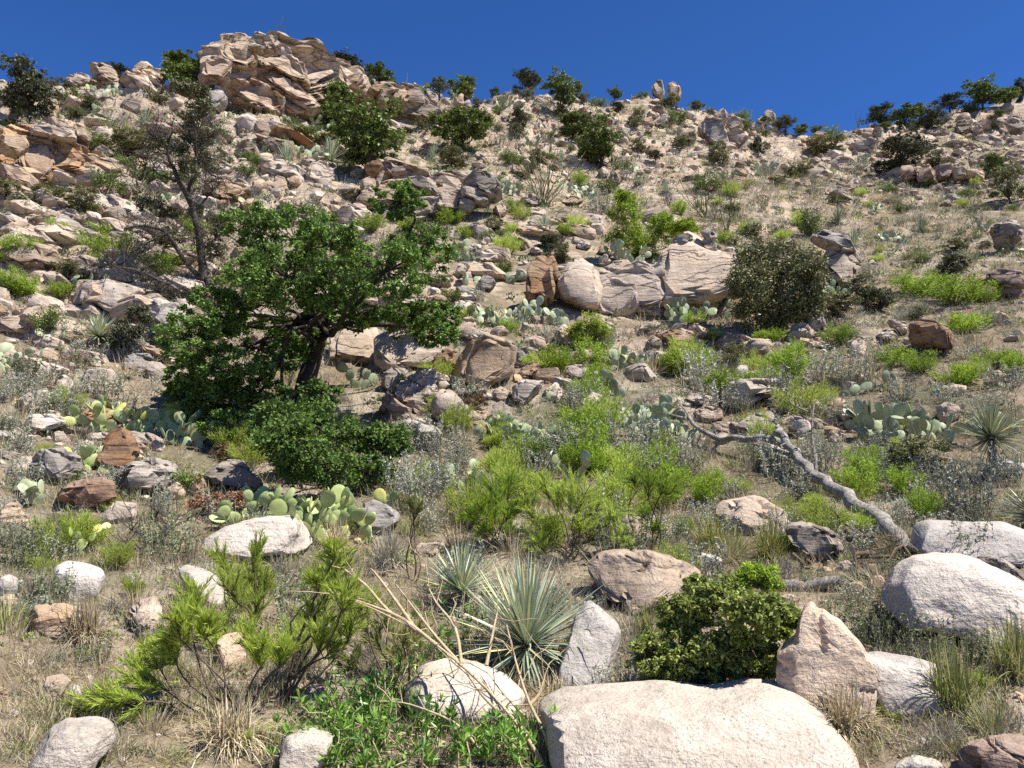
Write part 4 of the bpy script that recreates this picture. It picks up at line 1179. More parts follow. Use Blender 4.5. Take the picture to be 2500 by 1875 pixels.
def proto_tuft(seed, mat, n=150):
    rng = np.random.default_rng(seed); G = Geo()
    for k in range(n):
        a = rng.random() * 6.283; e = math.radians(rng.uniform(28, 88)); rr = 0.16 * math.sqrt(rng.random())
        d = np.array([math.cos(e) * math.cos(a), math.cos(e) * math.sin(a), math.sin(e)])
        G.blade(np.array([rr * math.cos(a), rr * math.sin(a), -0.02]), d, rng.uniform(0.45, 1.0), 0.012 * rng.uniform(0.6, 1.3), rng.uniform(0.1, 0.8) * math.cos(e), unit(np.cross(d, [0, 0, 1.0]) + rng.normal(size=3) * 0.3), 3)
    return [('blades', G.mesh('blades', LM[mat]))]
PROTO = {}
def protos(kind):
    if kind not in PROTO:
        f = dict(
            oak=lambda s: proto_tree(100 + s, 'oakbg', dens=(12, 32)),
            juniper=lambda s: proto_tree(200 + s, 'juniper', nl=13, leaf=0.05, wid=0.026, dens=(12, 32), spread=0.40, low=0.10),
            olive=lambda s: proto_tree(300 + s, 'olive', nl=14, leaf=0.045, wid=0.025, dens=(12, 34), spread=0.48, low=0.03),
            green=lambda s: proto_shrub(400 + s, 'oakbg', leaf=0.075, wid=0.04, per=120, spread=0.55),
            mesq=lambda s: proto_shrub(500 + s, 'mesq', nst=12, leaf=0.085, wid=0.022, per=230, spread=0.6, fine=0.2, lift=0.3),
            broom=lambda s: proto_shrub(600 + s, 'broom', nst=18, leaf=0.10, wid=0.012, per=170, spread=0.5, fine=1.0, lift=0.35),
            sage=lambda s: proto_sage(700 + s, 'sage'),
            sagegreen=lambda s: proto_sage(800 + s, 'sagegreen'),
            tuft=lambda s: proto_tuft(1200 + s, 'straw'), greytuft=lambda s: proto_tuft(1220 + s, 'greygrass'), greentuft=lambda s: proto_tuft(1240 + s, 'greengrass'),
            twigs=lambda s: proto_twigs(900 + s),
            darktwigs=lambda s: proto_twigs(950 + s, 'black'),
            sotol=lambda s: proto_rosette(1000 + s, 'sotol', 150, 0.05, 40),
            yucca=lambda s: proto_rosette(1100 + s, 'yucca', 150, 0.045, 40),
        )[kind]
        PROTO[kind] = [f(s) for s in range(4 if kind in ('mesq', 'sage', 'broom') else 3)]
    return PROTO[kind]

PC = [0]
def put(kind, u, vbase, w, h, name, head, cat, group, label=None, natural_w=1.0):
    """one plant: foot at pixel (u, vbase), w x h pixels large"""
    PC[0] += 1
    k = PC[0]
    g = ground(u, vbase); m = mpp(g)
    ps = protos(kind)
    sc = (w * m / natural_w, w * m / natural_w, h * m)
    lb = label or where(head, u, vbase - h / 2)
    USED.add(lb)
    return plant(name, lb, cat, g - np.array([0, 0, 0.02]), ps[k % len(ps)], (k * 2.4) % 6.283, sc, group)

# ------------------------------------------------------------------ the big oak
rng = np.random.default_rng(5)
g = ground(*T('O', 655, 885))
m = mpp(g)
G, W = Geo(), Geo()
tr = path_px('O', '650,890 660,830 675,780 690,730 700,690 705,640', g) - g
W.tube(tr, np.linspace(0.19, 0.10, len(tr)), 9)
for s_ in ('690,730 740,700 800,670 860,650', '675,770 620,740 560,740', '700,690 660,630 610,590 570,550', '700,680 760,620 800,570 840,520', '690,730 600,690 540,680', '740,700 830,700 920,710'):
    b = path_px('O', s_, g, 0.0, 0.3 + abs(rng.normal()) * 0.6) - g
    W.tube(b, np.linspace(0.09, 0.03, len(b)), 6)
OAK = ('560,530,70,50 640,570,112,68 535,605,66,64 720,545,74,48 790,585,76,58 835,512,62,34 880,600,74,62 905,665,76,48 955,690,40,40 '
       '800,665,92,58 930,735,50,30 620,655,96,60 540,690,88,60 470,705,62,58 432,765,62,56 405,815,52,52 560,765,104,58 500,820,90,52 630,745,70,52 '
       '385,860,44,44 700,610,72,52 760,690,70,42 860,720,66,30 480,870,80,40 700,690,60,44 590,600,70,50 440,900,60,30 560,850,70,34 520,930,60,30')
lobe_crown(G, W, [(c_ - unit(np.array([g[0], g[1], 0])) * 0.5, r_) for c_, r_ in px_lobes('O', OAK, g, rng, 1.25)], rng, 0.06, 0.036, (42, 88), 0.17, tr, 0.10, 0.010, up=0.7, shell=0.4)
plant('oak_tree', 'big rounded green oak with a leaning dark trunk on the left half', 'tree', g, [('trunk', W.mesh('trunk', BARK['dark'], True)), ('crown', G.mesh('crown', LM['oak']))])
# understorey in its shade
g = ground(*T('O', 730, 1055))
G, W = Geo(), Geo()
st = [np.array([0, 0, 0.0]), np.array([0, 0, 0.3])]
lobe_crown(G, W, px_lobes('O', '690,915,85,52 640,955,72,46 765,960,86,54 835,950,60,46 700,1010,90,42 610,915,62,44 690,850,50,46 790,1015,62,34 620,1000,46,34', g, rng, 0.6), rng, 0.06, 0.036, (46, 50), 0.28, np.array(st), 0.05, 0.008)
plant('shade_shrub', 'dense dark-green shrub growing in the shade under the big oak', 'shrub', g, [('stems', W.mesh('stems', BARK['dark'], True)), ('foliage', G.mesh('foliage', LM['oak']))])

# ------------------------------------------------------------------ half-bare dark tree on the left
g = ground(*T('D', 1290, 640))
W, G = Geo(), Geo()
limbs = [('D', '1290,650 1310,500 1290,300 1270,150 1230,20', 0.12, 0.08), ('A', '1240,1340 1200,1250 1150,1170 1120,1090 1080,1000 1085,900 1110,850', 0.08, 0.02),
         ('D', '1310,500 1180,350 1080,190 1000,150 900,135 800,150', 0.07, 0.02), ('D', '1240,600 1180,540 1030,490 900,425 760,400 700,380', 0.06, 0.012),
         ('D', '1300,420 1340,500 1390,590', 0.05, 0.03), ('A', '1200,1250 1250,1100 1260,950 1250,800', 0.05, 0.015), ('A', '1150,1170 1040,1130 960,1080 900,1060', 0.03, 0.008),
         ('A', '1240,1380 1330,1270 1390,1200 1430,1150', 0.03, 0.008), ('D', '1290,300 1380,220 1440,150', 0.03, 0.008), ('D', '1080,190 960,240 880,290 800,330', 0.025, 0.006),
         ('A', '1080,1000 1020,960 990,900 960,880', 0.02, 0.006), ('A', '1250,950 1330,900 1380,860', 0.02, 0.006), ('D', '1240,600 1160,640 1050,620 980,600', 0.02, 0.005)]
tips = []
for t_, s_, r0, r1 in limbs:
    b = path_px(t_, s_, g, 0, rng.normal() * 0.5) - g
    W.tube(b, np.linspace(r0, r1, len(b)), 6)
    for k in range(26):
        p = b[rng.integers(len(b) // 3, len(b))]
        d = unit(rng.normal(size=3) + np.array([0, 0, 0.5])); L = rng.uniform(0.25, 0.8)
        q = p + d * L
        W.tube(curve(p, q, rng, 0.12, 5), np.linspace(0.012, 0.004, 5), 3)
        for _ in range(3):
            W.tube(curve(p + (q - p) * rng.uniform(0.4, 1), q + rng.normal(size=3) * 0.3, rng, 0.1, 3), [0.006, 0.004, 0.002], 3)
        tips.append(q)
lobe_crown(G, W, px_lobes('A', '1180,640,90,50 1280,680,80,60 1230,780,100,70 1330,820,50,60 1250,900,80,60 1150,950,70,60 1300,1000,60,60 1200,1110,60,60 1260,1300,50,60 950,1290,120,50 1080,1330,80,40 1400,1450,60,80 1390,1600,60,80 1200,600,70,40 1290,620,50,50 1210,720,80,60 1300,760,60,60', g, rng, 0.5), rng, 0.07, 0.035, (28, 32), 0.34, None, 0, 0.008, shell=0.8)
tp = np.repeat(np.array(tips), 7, 0); tp = tp + rng.normal(size=tp.shape) * 0.15
G.leaves(tp, rng.normal(size=tp.shape), 0.07, 0.035, rng)
plant('dark_tree', 'half-bare dark tree with crooked branches left of the big oak', 'tree', g, [('trunk', W.mesh('trunk', BARK['black'], True)), ('crown', G.mesh('crown', LM['olive']))])

# ------------------------------------------------------------------ fallen dead trunk, lower right
g = ground(*T('I', 1540, 885))
far = ground(*T('I', 250, 200))
dd = float(np.linalg.norm(far[:2]) - np.linalg.norm(g[:2]))
W = Geo()
t0 = path_px('I', '1545,890 1440,760 1330,640 1200,560 1100,500 1010,430 940,370 850,280 790,210 755,140 735,95', g, 0.0, dd * 0.72) - g
rad = np.interp(np.linspace(0, 1, len(t0)), [0, 0.1, 0.5, 0.9, 1], [0.15, 0.085, 0.07, 0.052, 0.015])
rad = rad * (1 + rng.normal(size=len(t0)) * 0.05)
t0 = t0 + rng.normal(size=t0.shape) * 0.02
W.tube(t0, rad, 11)
limb_meshes = []
def limb(spec, r0, r1, a, b, tile='I', seg=7):
    p = path_px(tile, spec, g, dd * a, dd * b) - g
    B = Geo()
    B.tube(p, 0.62 * np.linspace(r0, r1, len(p)) * (1 + 0.08 * np.sin(np.arange(len(p)) * 2.1)), seg)
    for k in range(10):
        q = p[rng.integers(2, len(p))]; d = unit(rng.normal(size=3)); L = rng.uniform(0.1, 0.45)
        B.tube(curve(q, q + d * L, rng, 0.15, 4), [0.008, 0.006, 0.004, 0.002], 3)
    limb_meshes.append(('branch', B.mesh('branch', BARK['grey'], True)))
LB = [limb('790,220 720,190 640,170 540,180 470,168 390,178 290,130 230,90 200,40', 0.10, 0.05, 0.66, 0.95),
      limb('860,300 780,262 700,240 640,222 585,205', 0.055, 0.025, 0.58, 0.7),
      limb('200,60 120,40 60,25 10,10', 0.045, 0.012, 0.95, 1.0), limb('200,50 185,10 150,-30 130,-70', 0.035, 0.01, 0.95, 1.0),
      limb('960,390 965,300 945,210 940,120 945,20 955,-40', 0.04, 0.012, 0.5, 0.6), limb('945,30 900,5 840,-20 800,-60 790,-100', 0.02, 0.006, 0.6, 0.6),
      limb('400,178 350,235 290,290 240,320 215,350', 0.045, 0.012, 0.86, 0.8), limb('280,140 250,210 265,290 255,360 290,430 330,500', 0.022, 0.006, 0.9, 0.75),
      limb('940,120 890,140 845,150', 0.016, 0.006, 0.6, 0.6), limb('380,180 360,130 350,90', 0.02, 0.006, 0.88, 0.9), limb('740,100 720,85 705,60', 0.02, 0.005, 0.72, 0.72)]
plant('fallen_tree', 'grey weathered dead tree trunk lying across the slope at lower right', 'dead tree', g, [('trunk', W.mesh('trunk', BARK['grey'], True))] + limb_meshes)
# roots and a broken log at its foot
g2 = ground(*T('I', 1380, 860)); W = Geo()
for k in range(26):
    p = g2 + np.array([rng.uniform(-1.0, 0.5), rng.uniform(-0.4, 0.5), 0]); p[2] = H(p[0], p[1])[0] + rng.uniform(0, 0.12)
    d = unit(np.array([rng.normal(), rng.normal(), rng.normal() * 0.25])); L = rng.uniform(0.25, 0.8)
    W.tube(curve(p - g2, p - g2 + d * L, rng, 0.12, 5), np.linspace(0.02, 0.006, 5) * rng.uniform(0.5, 1.4), 4)
plant('root_tangle', 'brown tangle of dead roots and twigs at the foot of the fallen trunk', 'dead roots', g2, [('roots', W.mesh('roots', BARK['brown'], True))])
g2 = ground(*T('I', 900, 1085)); W = Geo()
W.tube(path_px('I', '760,1060 830,1055 900,1070 980,1045 1060,1035 1110,1030', g2) - g2, [0.05, 0.06] * 8, 8)
plant('dead_log', 'short grey rotten log above the leafy olive shrub', 'log', g2, [('log', W.mesh('log', BARK['grey'], True))])

# ------------------------------------------------------------------ named shrubs
def lobed(tile, foot, lobes, leafm, leaf, wid, dens, name, label, cat='shrub', clump=0.3, depth=0.35, bark='brown', tr_h=0.25, sub=0.006, hollow=0.3, tr_r=0.04):
    g = ground(*T(tile, *foot)); G, W = Geo(), Geo()
    tr = np.array([[0, 0, -0.05], [0, 0, tr_h * 0.5], [0.02, 0, tr_h]])
    lobe_crown(G, W, px_lobes(tile, lobes, g, rng, depth), rng, leaf, wid, dens, clump, tr, tr_r, sub, hollow=hollow)
    USED.add(label)
    return plant(name, label, cat, g, [('stems', W.mesh('stems', BARK[bark], True)), ('foliage', G.mesh('foliage', LM[leafm]))])
lobed('O', (1570, 1500), '1480,1325,66,48 1555,1282,76,46 1630,1300,66,48 1420,1400,60,52 1520,1390,86,62 1620,1390,76,58 1690,1362,34,40 1445,1450,62,36 1555,1450,86,40 1640,1455,50,34 1500,1265,30,22 1700,1320,24,24',
      'leafy', 0.034, 0.018, (58, 58), 'leafy_shrub', 'dense leafy olive-green shrub on the huge white slab', depth=0.28, clump=0.2)
lobed('O', (1685, 722), '1640,560,54,44 1715,555,56,44 1620,620,48,46 1680,615,72,56 1745,600,38,52 1655,675,70,38 1735,665,46,42',
      'olive', 0.075, 0.04, (60, 56), 'round_shrub', 'dark rounded olive shrub casting black shade beside the central cliff', depth=0.5, bark='black', sub=0.012)
lobed('O', (1268, 750), '1268,705,36,28 1245,715,24,20 1292,715,24,22 1268,730,34,16', 'broom', 0.07, 0.022, (44, 46), 'round_bush', 'small neat round green bush in front of the central cliff', depth=0.15)
lobed('O', (1390, 565), '1350,470,42,34 1400,500,54,36 1355,520,46,26 1435,480,36,26 1475,490,32,18 1385,540,40,22 1345,440,20,14', 'mesq', 0.12, 0.03, (40, 52), 'mesquite', 'brightest yellow-green mesquite above the central cliff', depth=0.5)
lobed('O', (1640, 1300), '1640,1238,42,26 1605,1255,26,18 1660,1265,28,20', 'mesq', 0.05, 0.012, (30, 40), 'mesquite', 'small pale-green mesquite behind the leafy olive shrub', depth=0.12)
lobed('O', (235, 770), '275,715,38,24 300,690,30,20 255,740,26,20', 'juniper', 0.06, 0.03, (34, 40), 'dark_bush', 'dark bush touching the left-hand sotol', depth=0.25)
lobed('O', (480, 1115), '470,1085,44,20 430,1090,30,16 510,1080,30,18', 'rust', 0.035, 0.022, (26, 28), 'rust_shrub', 'dead shrub with rust-brown leaves above the white bank boulder', depth=0.15)
lobed('O', (165, 800), '165,775,24,16 190,780,20,12', 'sagegreen', 0.04, 0.012, (16, 20), 'flower_bush', 'grey bush under the left-hand sotol with magenta flowers', depth=0.12)
g = ground(*T('O', 172, 800)); F_ = Geo(); P_ = np.array([q for q, _ in px_lobes('O', '150,768,1,1 160,772,1,1 170,762,1,1 180,770,1,1 190,764,1,1 155,796,1,1 163,802,1,1', g, rng, 0.1)])
C_ = np.repeat(P_, 7, 0) + rng.normal(size=(len(P_) * 7, 3)) * 0.04
F_.leaves(C_, rng.normal(size=C_.shape), 0.035, 0.035, rng)
fl = [o for o in bpy.data.objects if o.name == 'flower_bush'][0]
link('flowers', F_.mesh('flowers', LM['pink']), fl)
# brown brush in the shade under the oak, and beneath the square block
lobed('O', (540, 1000), '520,985,46,20 570,975,40,20 490,975,36,16', 'brownlitter', 0.12, 0.012, (24, 30), 'brown_brush', 'brown dead brush in the shade below the big oak', depth=0.3)
lobed('E', (940, 1290), '900,1230,70,40 1000,1220,60,40 960,1270,80,30', 'brownlitter', 0.12, 0.010, (20, 30), 'brown_brush', 'brown dead brush below the square buff block', depth=0.2)

# ------------------------------------------------------------------ trees and bushes up the slope and along the skyline: kind u foot w h
TREES = """
juniper 60 308 135 160|olive 129 210 64 34|juniper 288 183 74 48|oak 440 178 105 62|juniper 520 150 74 80|oak 455 236 98 94|oak 826 330 96 126|juniper 846 166 96 90
oak 925 194 80 56|oak 960 190 30 26|oak 1035 200 36 30|juniper 1073 243 40 55|oak 1134 211 74 66|juniper 1210 208 28 24|juniper 1290 232 66 58|oak 1362 218 64 48
oak 1377 288 62 114|oak 1408 212 30 46|green 1460 218 48 20|oak 1502 220 34 30|green 1569 222 34 16|juniper 1267 314 50 60|oak 893 440 180 178|oak 1134 375 145 116
oak 1402 350 96 74|oak 1460 412 112 96|green 1639 302 32 44|olive 1759 404 50 64|green 1816 294 34 32|juniper 1917 308 44 44|oak 1958 322 38 26|oak 1993 324 28 28
green 2027 338 54 36|olive 2012 380 94 50|juniper 2153 303 68 44|oak 2210 316 60 62|oak 2245 282 48 40|juniper 2275 326 74 60|juniper 2320 275 62 44|green 2369 272 52 30
oak 2400 266 70 70|oak 2458 265 68 48|juniper 2491 250 40 60|juniper 2202 420 120 92|olive 2292 408 54 44|oak 2426 438 54 64|olive 2471 494 80 96
green 1658 296 60 24|olive 2340 612 56 34|juniper 2332 668 74 48|green 2251 640 40 30|green 1978 575 72 62|twigs 1913 570 74 54|twigs 1745 540 60 60|twigs 1630 500 60 60
olive 190 520 84 60|green 225 365 80 50|olive 330 380 140 60|green 600 432 44 40|green 740 350 120 46|green 1046 585 50 50|green 1015 565 60 36|olive 2110 740 80 80
olive 2040 770 110 60|juniper 2150 760 70 60|green 1480 470 60 40|olive 1210 565 50 40|olive 1110 410 80 50|olive 1370 640 70 50|juniper 1340 605 80 34|olive 2240 1150 140 84
green 1730 465 80 40|juniper 1850 380 40 50|green 1240 400 50 40|green 700 330 50 30|olive 1030 262 40 26|olive 1420 250 34 24|green 1560 280 36 24|olive 1700 260 40 24|green 1630 255 40 20
twigs 150 330 90 60|darktwigs 55 240 90 90|olive 1900 450 40 24|green 2170 470 44 26|green 2200 520 50 30|olive 2040 500 40 26|green 2360 480 40 26|olive 2300 700 50 34
olive 1260 330 40 30|green 1340 340 40 28|olive 1560 370 44 34|green 1520 420 50 30|juniper 1600 400 36 30|olive 1680 350 40 26|green 1870 330 30 20|olive 1800 330 36 20
"""
NM = dict(oak=('ridge_oak', 'green oak', 'tree'), juniper=('juniper', 'dark bushy juniper', 'tree'), olive=('olive_bush', 'drab olive bush', 'shrub'), green=('green_bush', 'low green bush', 'shrub'),
          twigs=('bare_bush', 'bare grey twiggy bush', 'shrub'), darktwigs=('bare_bush', 'bare dark twiggy bush', 'shrub'))
NWID = dict(tuft=1.15, greytuft=1.15, greentuft=1.15, oak=0.98, juniper=0.9, olive=1.0, green=1.15, mesq=1.25, broom=1.1, sage=1.0, sagegreen=1.0, twigs=1.2, darktwigs=1.2, sotol=1.9, yucca=1.9)
GRP = dict(oak='oaks on the slope and skyline', juniper='junipers on the slope and skyline', olive='olive bushes on the slope', green='low green bushes on the slope', twigs='bare twiggy bushes', darktwigs='bare twiggy bushes')
for ln in TREES.replace('\n', '|').split('|'):
    if not ln.strip(): continue
    k, u, v, w, h = ln.split(); u, v, w, h = map(float, (u, v, w, h))
    n, hd, ct = NM[k]
    sz = 'small' if max(w, h) < 45 else ('large' if max(w, h) > 100 else 'middling')
    lab = {(2400, 'oak'): 'spreading oak with a visible trunk on the right skyline', (893, 'oak'): 'large dark oak standing above the striped outcrop'}.get((int(u), k))
    put(k, u, v + 2, w * 1.18, h * 1.12, n, f"{sz} {hd}", ct, GRP[k], lab, NWID[k])

# ------------------------------------------------------------------ bright mesquites and grey sage (overview pixels: foot x, y, w, h)
MESQ = """230,555,120,80 340,600,86,70 40,560,100,70 60,650,110,60 20,620,60,60 130,650,64,44 1985,640,120,70 2060,660,140,80 2130,655,84,56 2090,720,120,50 1812,745,84,60
1662,745,84,46 1722,780,62,54 1522,800,60,60 1502,705,60,36 1932,795,100,60 1992,805,90,56 2080,835,120,60 2150,795,100,54 2195,805,60,60 1862,1035,104,84 1885,1015,80,64
1955,1068,96,84 1995,1125,80,96 1525,1090,96,100 1450,1092,110,112 1212,965,70,80 1240,1020,90,90 1110,462,44,44 1250,402,52,40 1098,718,56,40 1190,805,64,50 1312,745,40,50
1562,525,60,30 1612,503,42,30 1470,465,44,44 972,485,76,40 1002,515,46,34 840,?""".replace('840,?', '')
for i, q in enumerate(MESQ.split()):
    x, y, w, h = map(float, q.split(',')); u, v = T('O', x, y)
    put('mesq', u, v, w * 1.13, h * 1.13, 'mesquite', ('feathery bright-green mesquite', 'loose yellow-green mesquite')[i % 2], 'shrub', 'bright green mesquites', None, NWID['mesq'])
SAGE = """1130,1010,110,90 1250,1000,110,100 1400,1040,120,90 1480,1010,90,80 1560,1160,110,70 900,1100,120,110 960,1060,90,80 1000,1010,70,60 560,1140,80,60 1730,1080,90,80 1850,1190,110,70 1930,1140,90,80 2030,1160,120,60 100,900,120,70 260,900,90,60 10,1130,80,70 130,1190,90,60 1660,930,70,50 1600,890,60,50 2120,900,90,60 2050,870,80,50 1950,860,80,50 870,1065,110,96 815,1060,70,80 1190,985,150,76 1300,965,80,84 1345,1015,100,66 1392,965,60,60 932,1150,84,76 490,1125,100,66 352,1125,56,110 60,1185,120,70 30,935,100,60 100,835,120,56
222,855,120,64 290,770,50,50 1850,1300,90,60 1450,1170,100,70 1365,1190,80,60 1525,1130,80,60 432,1295,70,100 60,1335,120,60 322,1385,80,60 600,1285,100,60
2170,835,100,60 650,465,80,36 560,435,70,36 1760,985,50,70 2085,1125,120,50 2000,1085,90,56 1590,800,50,40 1690,850,60,40 1100,1000,60,40 760,1330,80,60 1030,650,50,34
20,860,70,50 150,860,60,50 1660,1180,80,50 1420,1010,50,50 2150,700,60,40 2190,1110,70,44 700,1300,70,60"""
for i, q in enumerate(SAGE.split()):
    x, y, w, h = map(float, q.split(',')); u, v = T('O', x, y)
    put('sage', u, v, w * 1.13, h * 1.13, 'sage', ('silver-grey sage clump', 'pale grey wormwood clump')[i % 2], 'sage', 'grey sage clumps', None, NWID['sage'])
GS = """1880,1355,150,76 1945,1385,120,80 2010,1400,130,96 2085,1432,130,84 2165,1440,110,110 2215,1420,60,100 1810,1340,80,60 1940,1250,90,60 330,1400,60,50 1760,1260,80,40 2090,1190,60,50 1250,1020,60,40"""
for i, q in enumerate(GS.split()):
    x, y, w, h = map(float, q.split(',')); u, v = T('O', x, y)
    put('sagegreen', u, v, w * 1.13, h * 1.13, 'green_sage', ('grey-green sagebrush clump', 'upright grey-green herb clump')[i % 2], 'sage', 'grey-green sage clumps', None, NWID['sagegreen'])
# small broom seedlings
BR = """1120,1100,150,150 1020,1130,120,130 1330,1120,150,130 1180,1180,130,90 1420,1110,110,110 1080,960,90,80 950,900,80,60 1780,1160,130,90 1860,1150,90,70 1720,1190,100,60 1950,1000,100,70 700,1300,110,110 780,1330,90,90 640,1420,110,120 250,1230,110,80 500,1290,120,90 290,1290,60,70 190,1180,100,60 1060,1150,110,120 990,940,90,80 1070,970,70,60 1700,1130,80,70 1760,1110,80,60 1850,1090,70,80 1600,1060,60,40 1690,980,60,40 2030,1250,50,60
640,1650,90,60 560,1440,60,60 300,1560,70,50 1480,1160,60,60 1650,1010,50,40 2120,1480,90,50 1920,1550,90,50"""
for i, q in enumerate(BR.split()):
    x, y, w, h = map(float, q.split(',')); u, v = T('O', x, y)
    put('broom', u, v, w * 1.13, h * 1.13, 'broom', ('wispy green broom', 'small yellow-green broom')[i % 2], 'shrub', 'small brooms', None, NWID['broom'])

# ------------------------------------------------------------------ more shrubs of the same kinds over the slope
HEADS = dict(sage=('sage', 'silvery sage tuft', 'sage', 'grey sage clumps'), sagegreen=('green_sage', 'dull green herb tuft', 'sage', 'grey-green sage clumps'), green=('green_bush', 'squat green bush', 'shrub', 'low green bushes on the slope'),
             olive=('olive_bush', 'squat olive bush', 'shrub', 'olive bushes on the slope'), broom=('broom', 'thin broom', 'shrub', 'small brooms'), mesq=('mesquite', 'little bright mesquite', 'shrub', 'bright green mesquites'),
             twigs=('bare_bush', 'small bare grey bush', 'shrub', 'bare twiggy bushes'), tuft=('grass_tuft', 'pale straw grass tuft', 'grass', 'grass tufts'), greytuft=('grass_tuft', 'grey dead grass tuft', 'grass', 'grass tufts'), greentuft=('grass_tuft', 'green-gold grass tuft', 'grass', 'grass tufts'), oak=('ridge_oak', 'stunted green oak', 'tree', 'oaks on the slope and skyline'), juniper=('juniper', 'stunted dark juniper', 'tree', 'junipers on the slope and skyline'))
FILL = [(0, 1260, 2500, 1850, 95, 'tuft greytuft tuft greentuft'.split(), (100, 210), 0.62), (0, 900, 2500, 1260, 90, 'tuft greytuft greentuft greytuft'.split(), (60, 130), 0.62), (1700, 420, 2500, 900, 90, 'greentuft greytuft tuft greytuft'.split(), (30, 66), 0.6), (900, 900, 2100, 1200, 30, 'sage broom sage mesq'.split(), (80, 150), 0.8), (0, 230, 1000, 420, 40, 'green olive green sagegreen juniper'.split(), (30, 70), 0.65), (0, 420, 480, 700, 26, 'mesq green sage olive mesq'.split(), (44, 100), 0.65), (950, 430, 1700, 620, 26, 'mesq green broom sage'.split(), (36, 80), 0.65), (1750, 400, 2500, 800, 75, 'sage sagegreen green olive sagegreen broom'.split(), (26, 60), 0.62), (1000, 260, 1850, 470, 60, 'green olive sagegreen green sage'.split(), (22, 50), 0.65), (0, 240, 900, 560, 46, 'green olive sage sagegreen green'.split(), (30, 74), 0.6),
        (900, 560, 1800, 900, 48, 'broom mesq sage green sagegreen olive'.split(), (44, 86), 0.7), (900, 900, 2500, 1230, 56, 'sage broom mesq sage sagegreen'.split(), (70, 130), 0.75), (0, 700, 620, 1250, 34, 'sage sagegreen broom green sage'.split(), (60, 120), 0.7),
        (0, 1250, 2500, 1740, 42, 'sage broom sagegreen twigs sage'.split(), (90, 170), 0.75), (1000, 212, 2500, 330, 34, 'green olive juniper oak'.split(), (20, 42), 0.75), (0, 160, 1000, 240, 14, 'green olive juniper'.split(), (24, 50), 0.7)]
for u0, v0, u1, v1, n, kinds, (w0, w1), asp in FILL:
    rr2 = np.random.default_rng(int(u0 + v0 * 5 + 3))
    for p in open_ground(ground_many(rr2.uniform(u0, u1, n), rr2.uniform(v0, v1, n))):
        k = kinds[rr2.integers(len(kinds))]; w = rr2.uniform(w0, w1); h = w * asp * rr2.uniform(0.75, 1.35)
        q = p - EYE; dep = float(q @ FWD); uu = CU + FPX * float(q @ RIGHT) / dep; vv = CV - FPX * float(q @ UP) / dep
        nm_, hd, ct, gp = HEADS[k]
        put(k, uu, vv, w, h, nm_, hd, ct, gp, None, NWID[k])

# ------------------------------------------------------------------ big feathery brooms: stems and needle brushes
def broom_bush(tile, foot, brushes, label, nlen=0.075, dens=1.0, leafm='broom', wid=0.006):
    g = ground(*T(tile, *foot)); m = mpp(g); o = TILES[tile]
    n = np.array([g[0], g[1], 0]) / math.hypot(g[0], g[1])
    G, W = Geo(), Geo()
    for q in brushes.split():
        x0, y0, x1, y1, w = map(float, q.split(','))      # a brush from its lower to its upper end, w wide
        dy = rng.normal() * 0.22
        a = on_plane(*T(tile, x0, y0), g) - g + n * dy * 0.8; b = on_plane(*T(tile, x1, y1), g) - g + n * dy
        stem = curve(np.array([rng.normal() * 0.04, rng.normal() * 0.04, -0.03]), a, rng, 0.07, 8)
        W.tube(stem, np.linspace(0.009, 0.005, 8), 4)
        w = w * o[2] * m
        L = float(np.linalg.norm(b - a)); ax_ = unit(b - a)
        nsp = int(24 * dens)
        for k in range(nsp):
            s = rng.random() ** 1.3 * 0.8 - 0.15
            p = a + (b - a) * s
            out = unit(rng.normal(size=3)); out -= ax_ * np.dot(out, ax_)
            tip = p + (ax_ * 0.8 + np.array([0, 0, 0.25])) * L * rng.uniform(0.3, 0.7) * (1 - max(s, 0) * 0.4) + out * w * 0.75 * rng.uniform(0.2, 1.1)
            W.tube(curve(p, tip, rng, 0.06, 4), [0.003, 0.0025, 0.002, 0.0015], 3)
            nn = 40
            t = rng.random(nn)[:, None]
            C = p + (tip - p) * (0.1 + 1.0 * t)
            A = unit(unit(tip - p) + rng.normal(size=(nn, 3)) * 0.30 + np.array([0, 0, 0.15]))
            G.leaves(C + A * nlen * 0.35, A, nlen * rng.uniform(0.6, 1.3, nn), wid * 0.85, rng)
        W.tube(np.array([a, (a + b) / 2, b]), [0.007, 0.005, 0.003], 4)
    USED.add(label)
    return plant('broom_bush', label, 'shrub', g, [('stems', W.mesh('stems', BARK['brown'], True)), ('foliage', G.mesh('foliage', LM[leafm]))])
broom_bush('J', (1535, 1350), '1230,760,1245,470,150 1180,820,1110,640,170 1330,800,1370,640,150 1130,960,1040,800,170 1010,1080,880,930,190 1050,1150,760,1050,150 930,1200,620,1160,150 800,1240,440,1310,120 1200,900,1190,720,170 1640,1000,1570,820,150 1680,990,1700,800,130 1800,1000,1850,850,150 1640,1560,1600,1300,190 1700,1500,1740,1350,130 960,1420,840,1440,80 1100,1050,960,960,150',
           'big feathery broom sweeping leftward at lower left')
broom_bush('J', (1640, 810), '1640,400,1650,160,110 1650,560,1600,360,150 1680,560,1740,420,130 1470,420,1350,270,110 1550,560,1440,400,130 1640,680,1660,520,120', 'upright broom in front of the white bank boulder', dens=0.8)
broom_bush('J', (1760, 1260), '2050,900,2090,650,150 2030,760,1990,640,100 2100,700,2130,440,150 2050,520,2010,400,120 2130,480,2190,280,160 2180,600,2230,400,170 2150,300,2120,200,120 2240,620,2300,480,150 2230,820,2280,640,170 2100,950,2190,820,160', 'tall thin broom left of the dry stalks', dens=0.8)
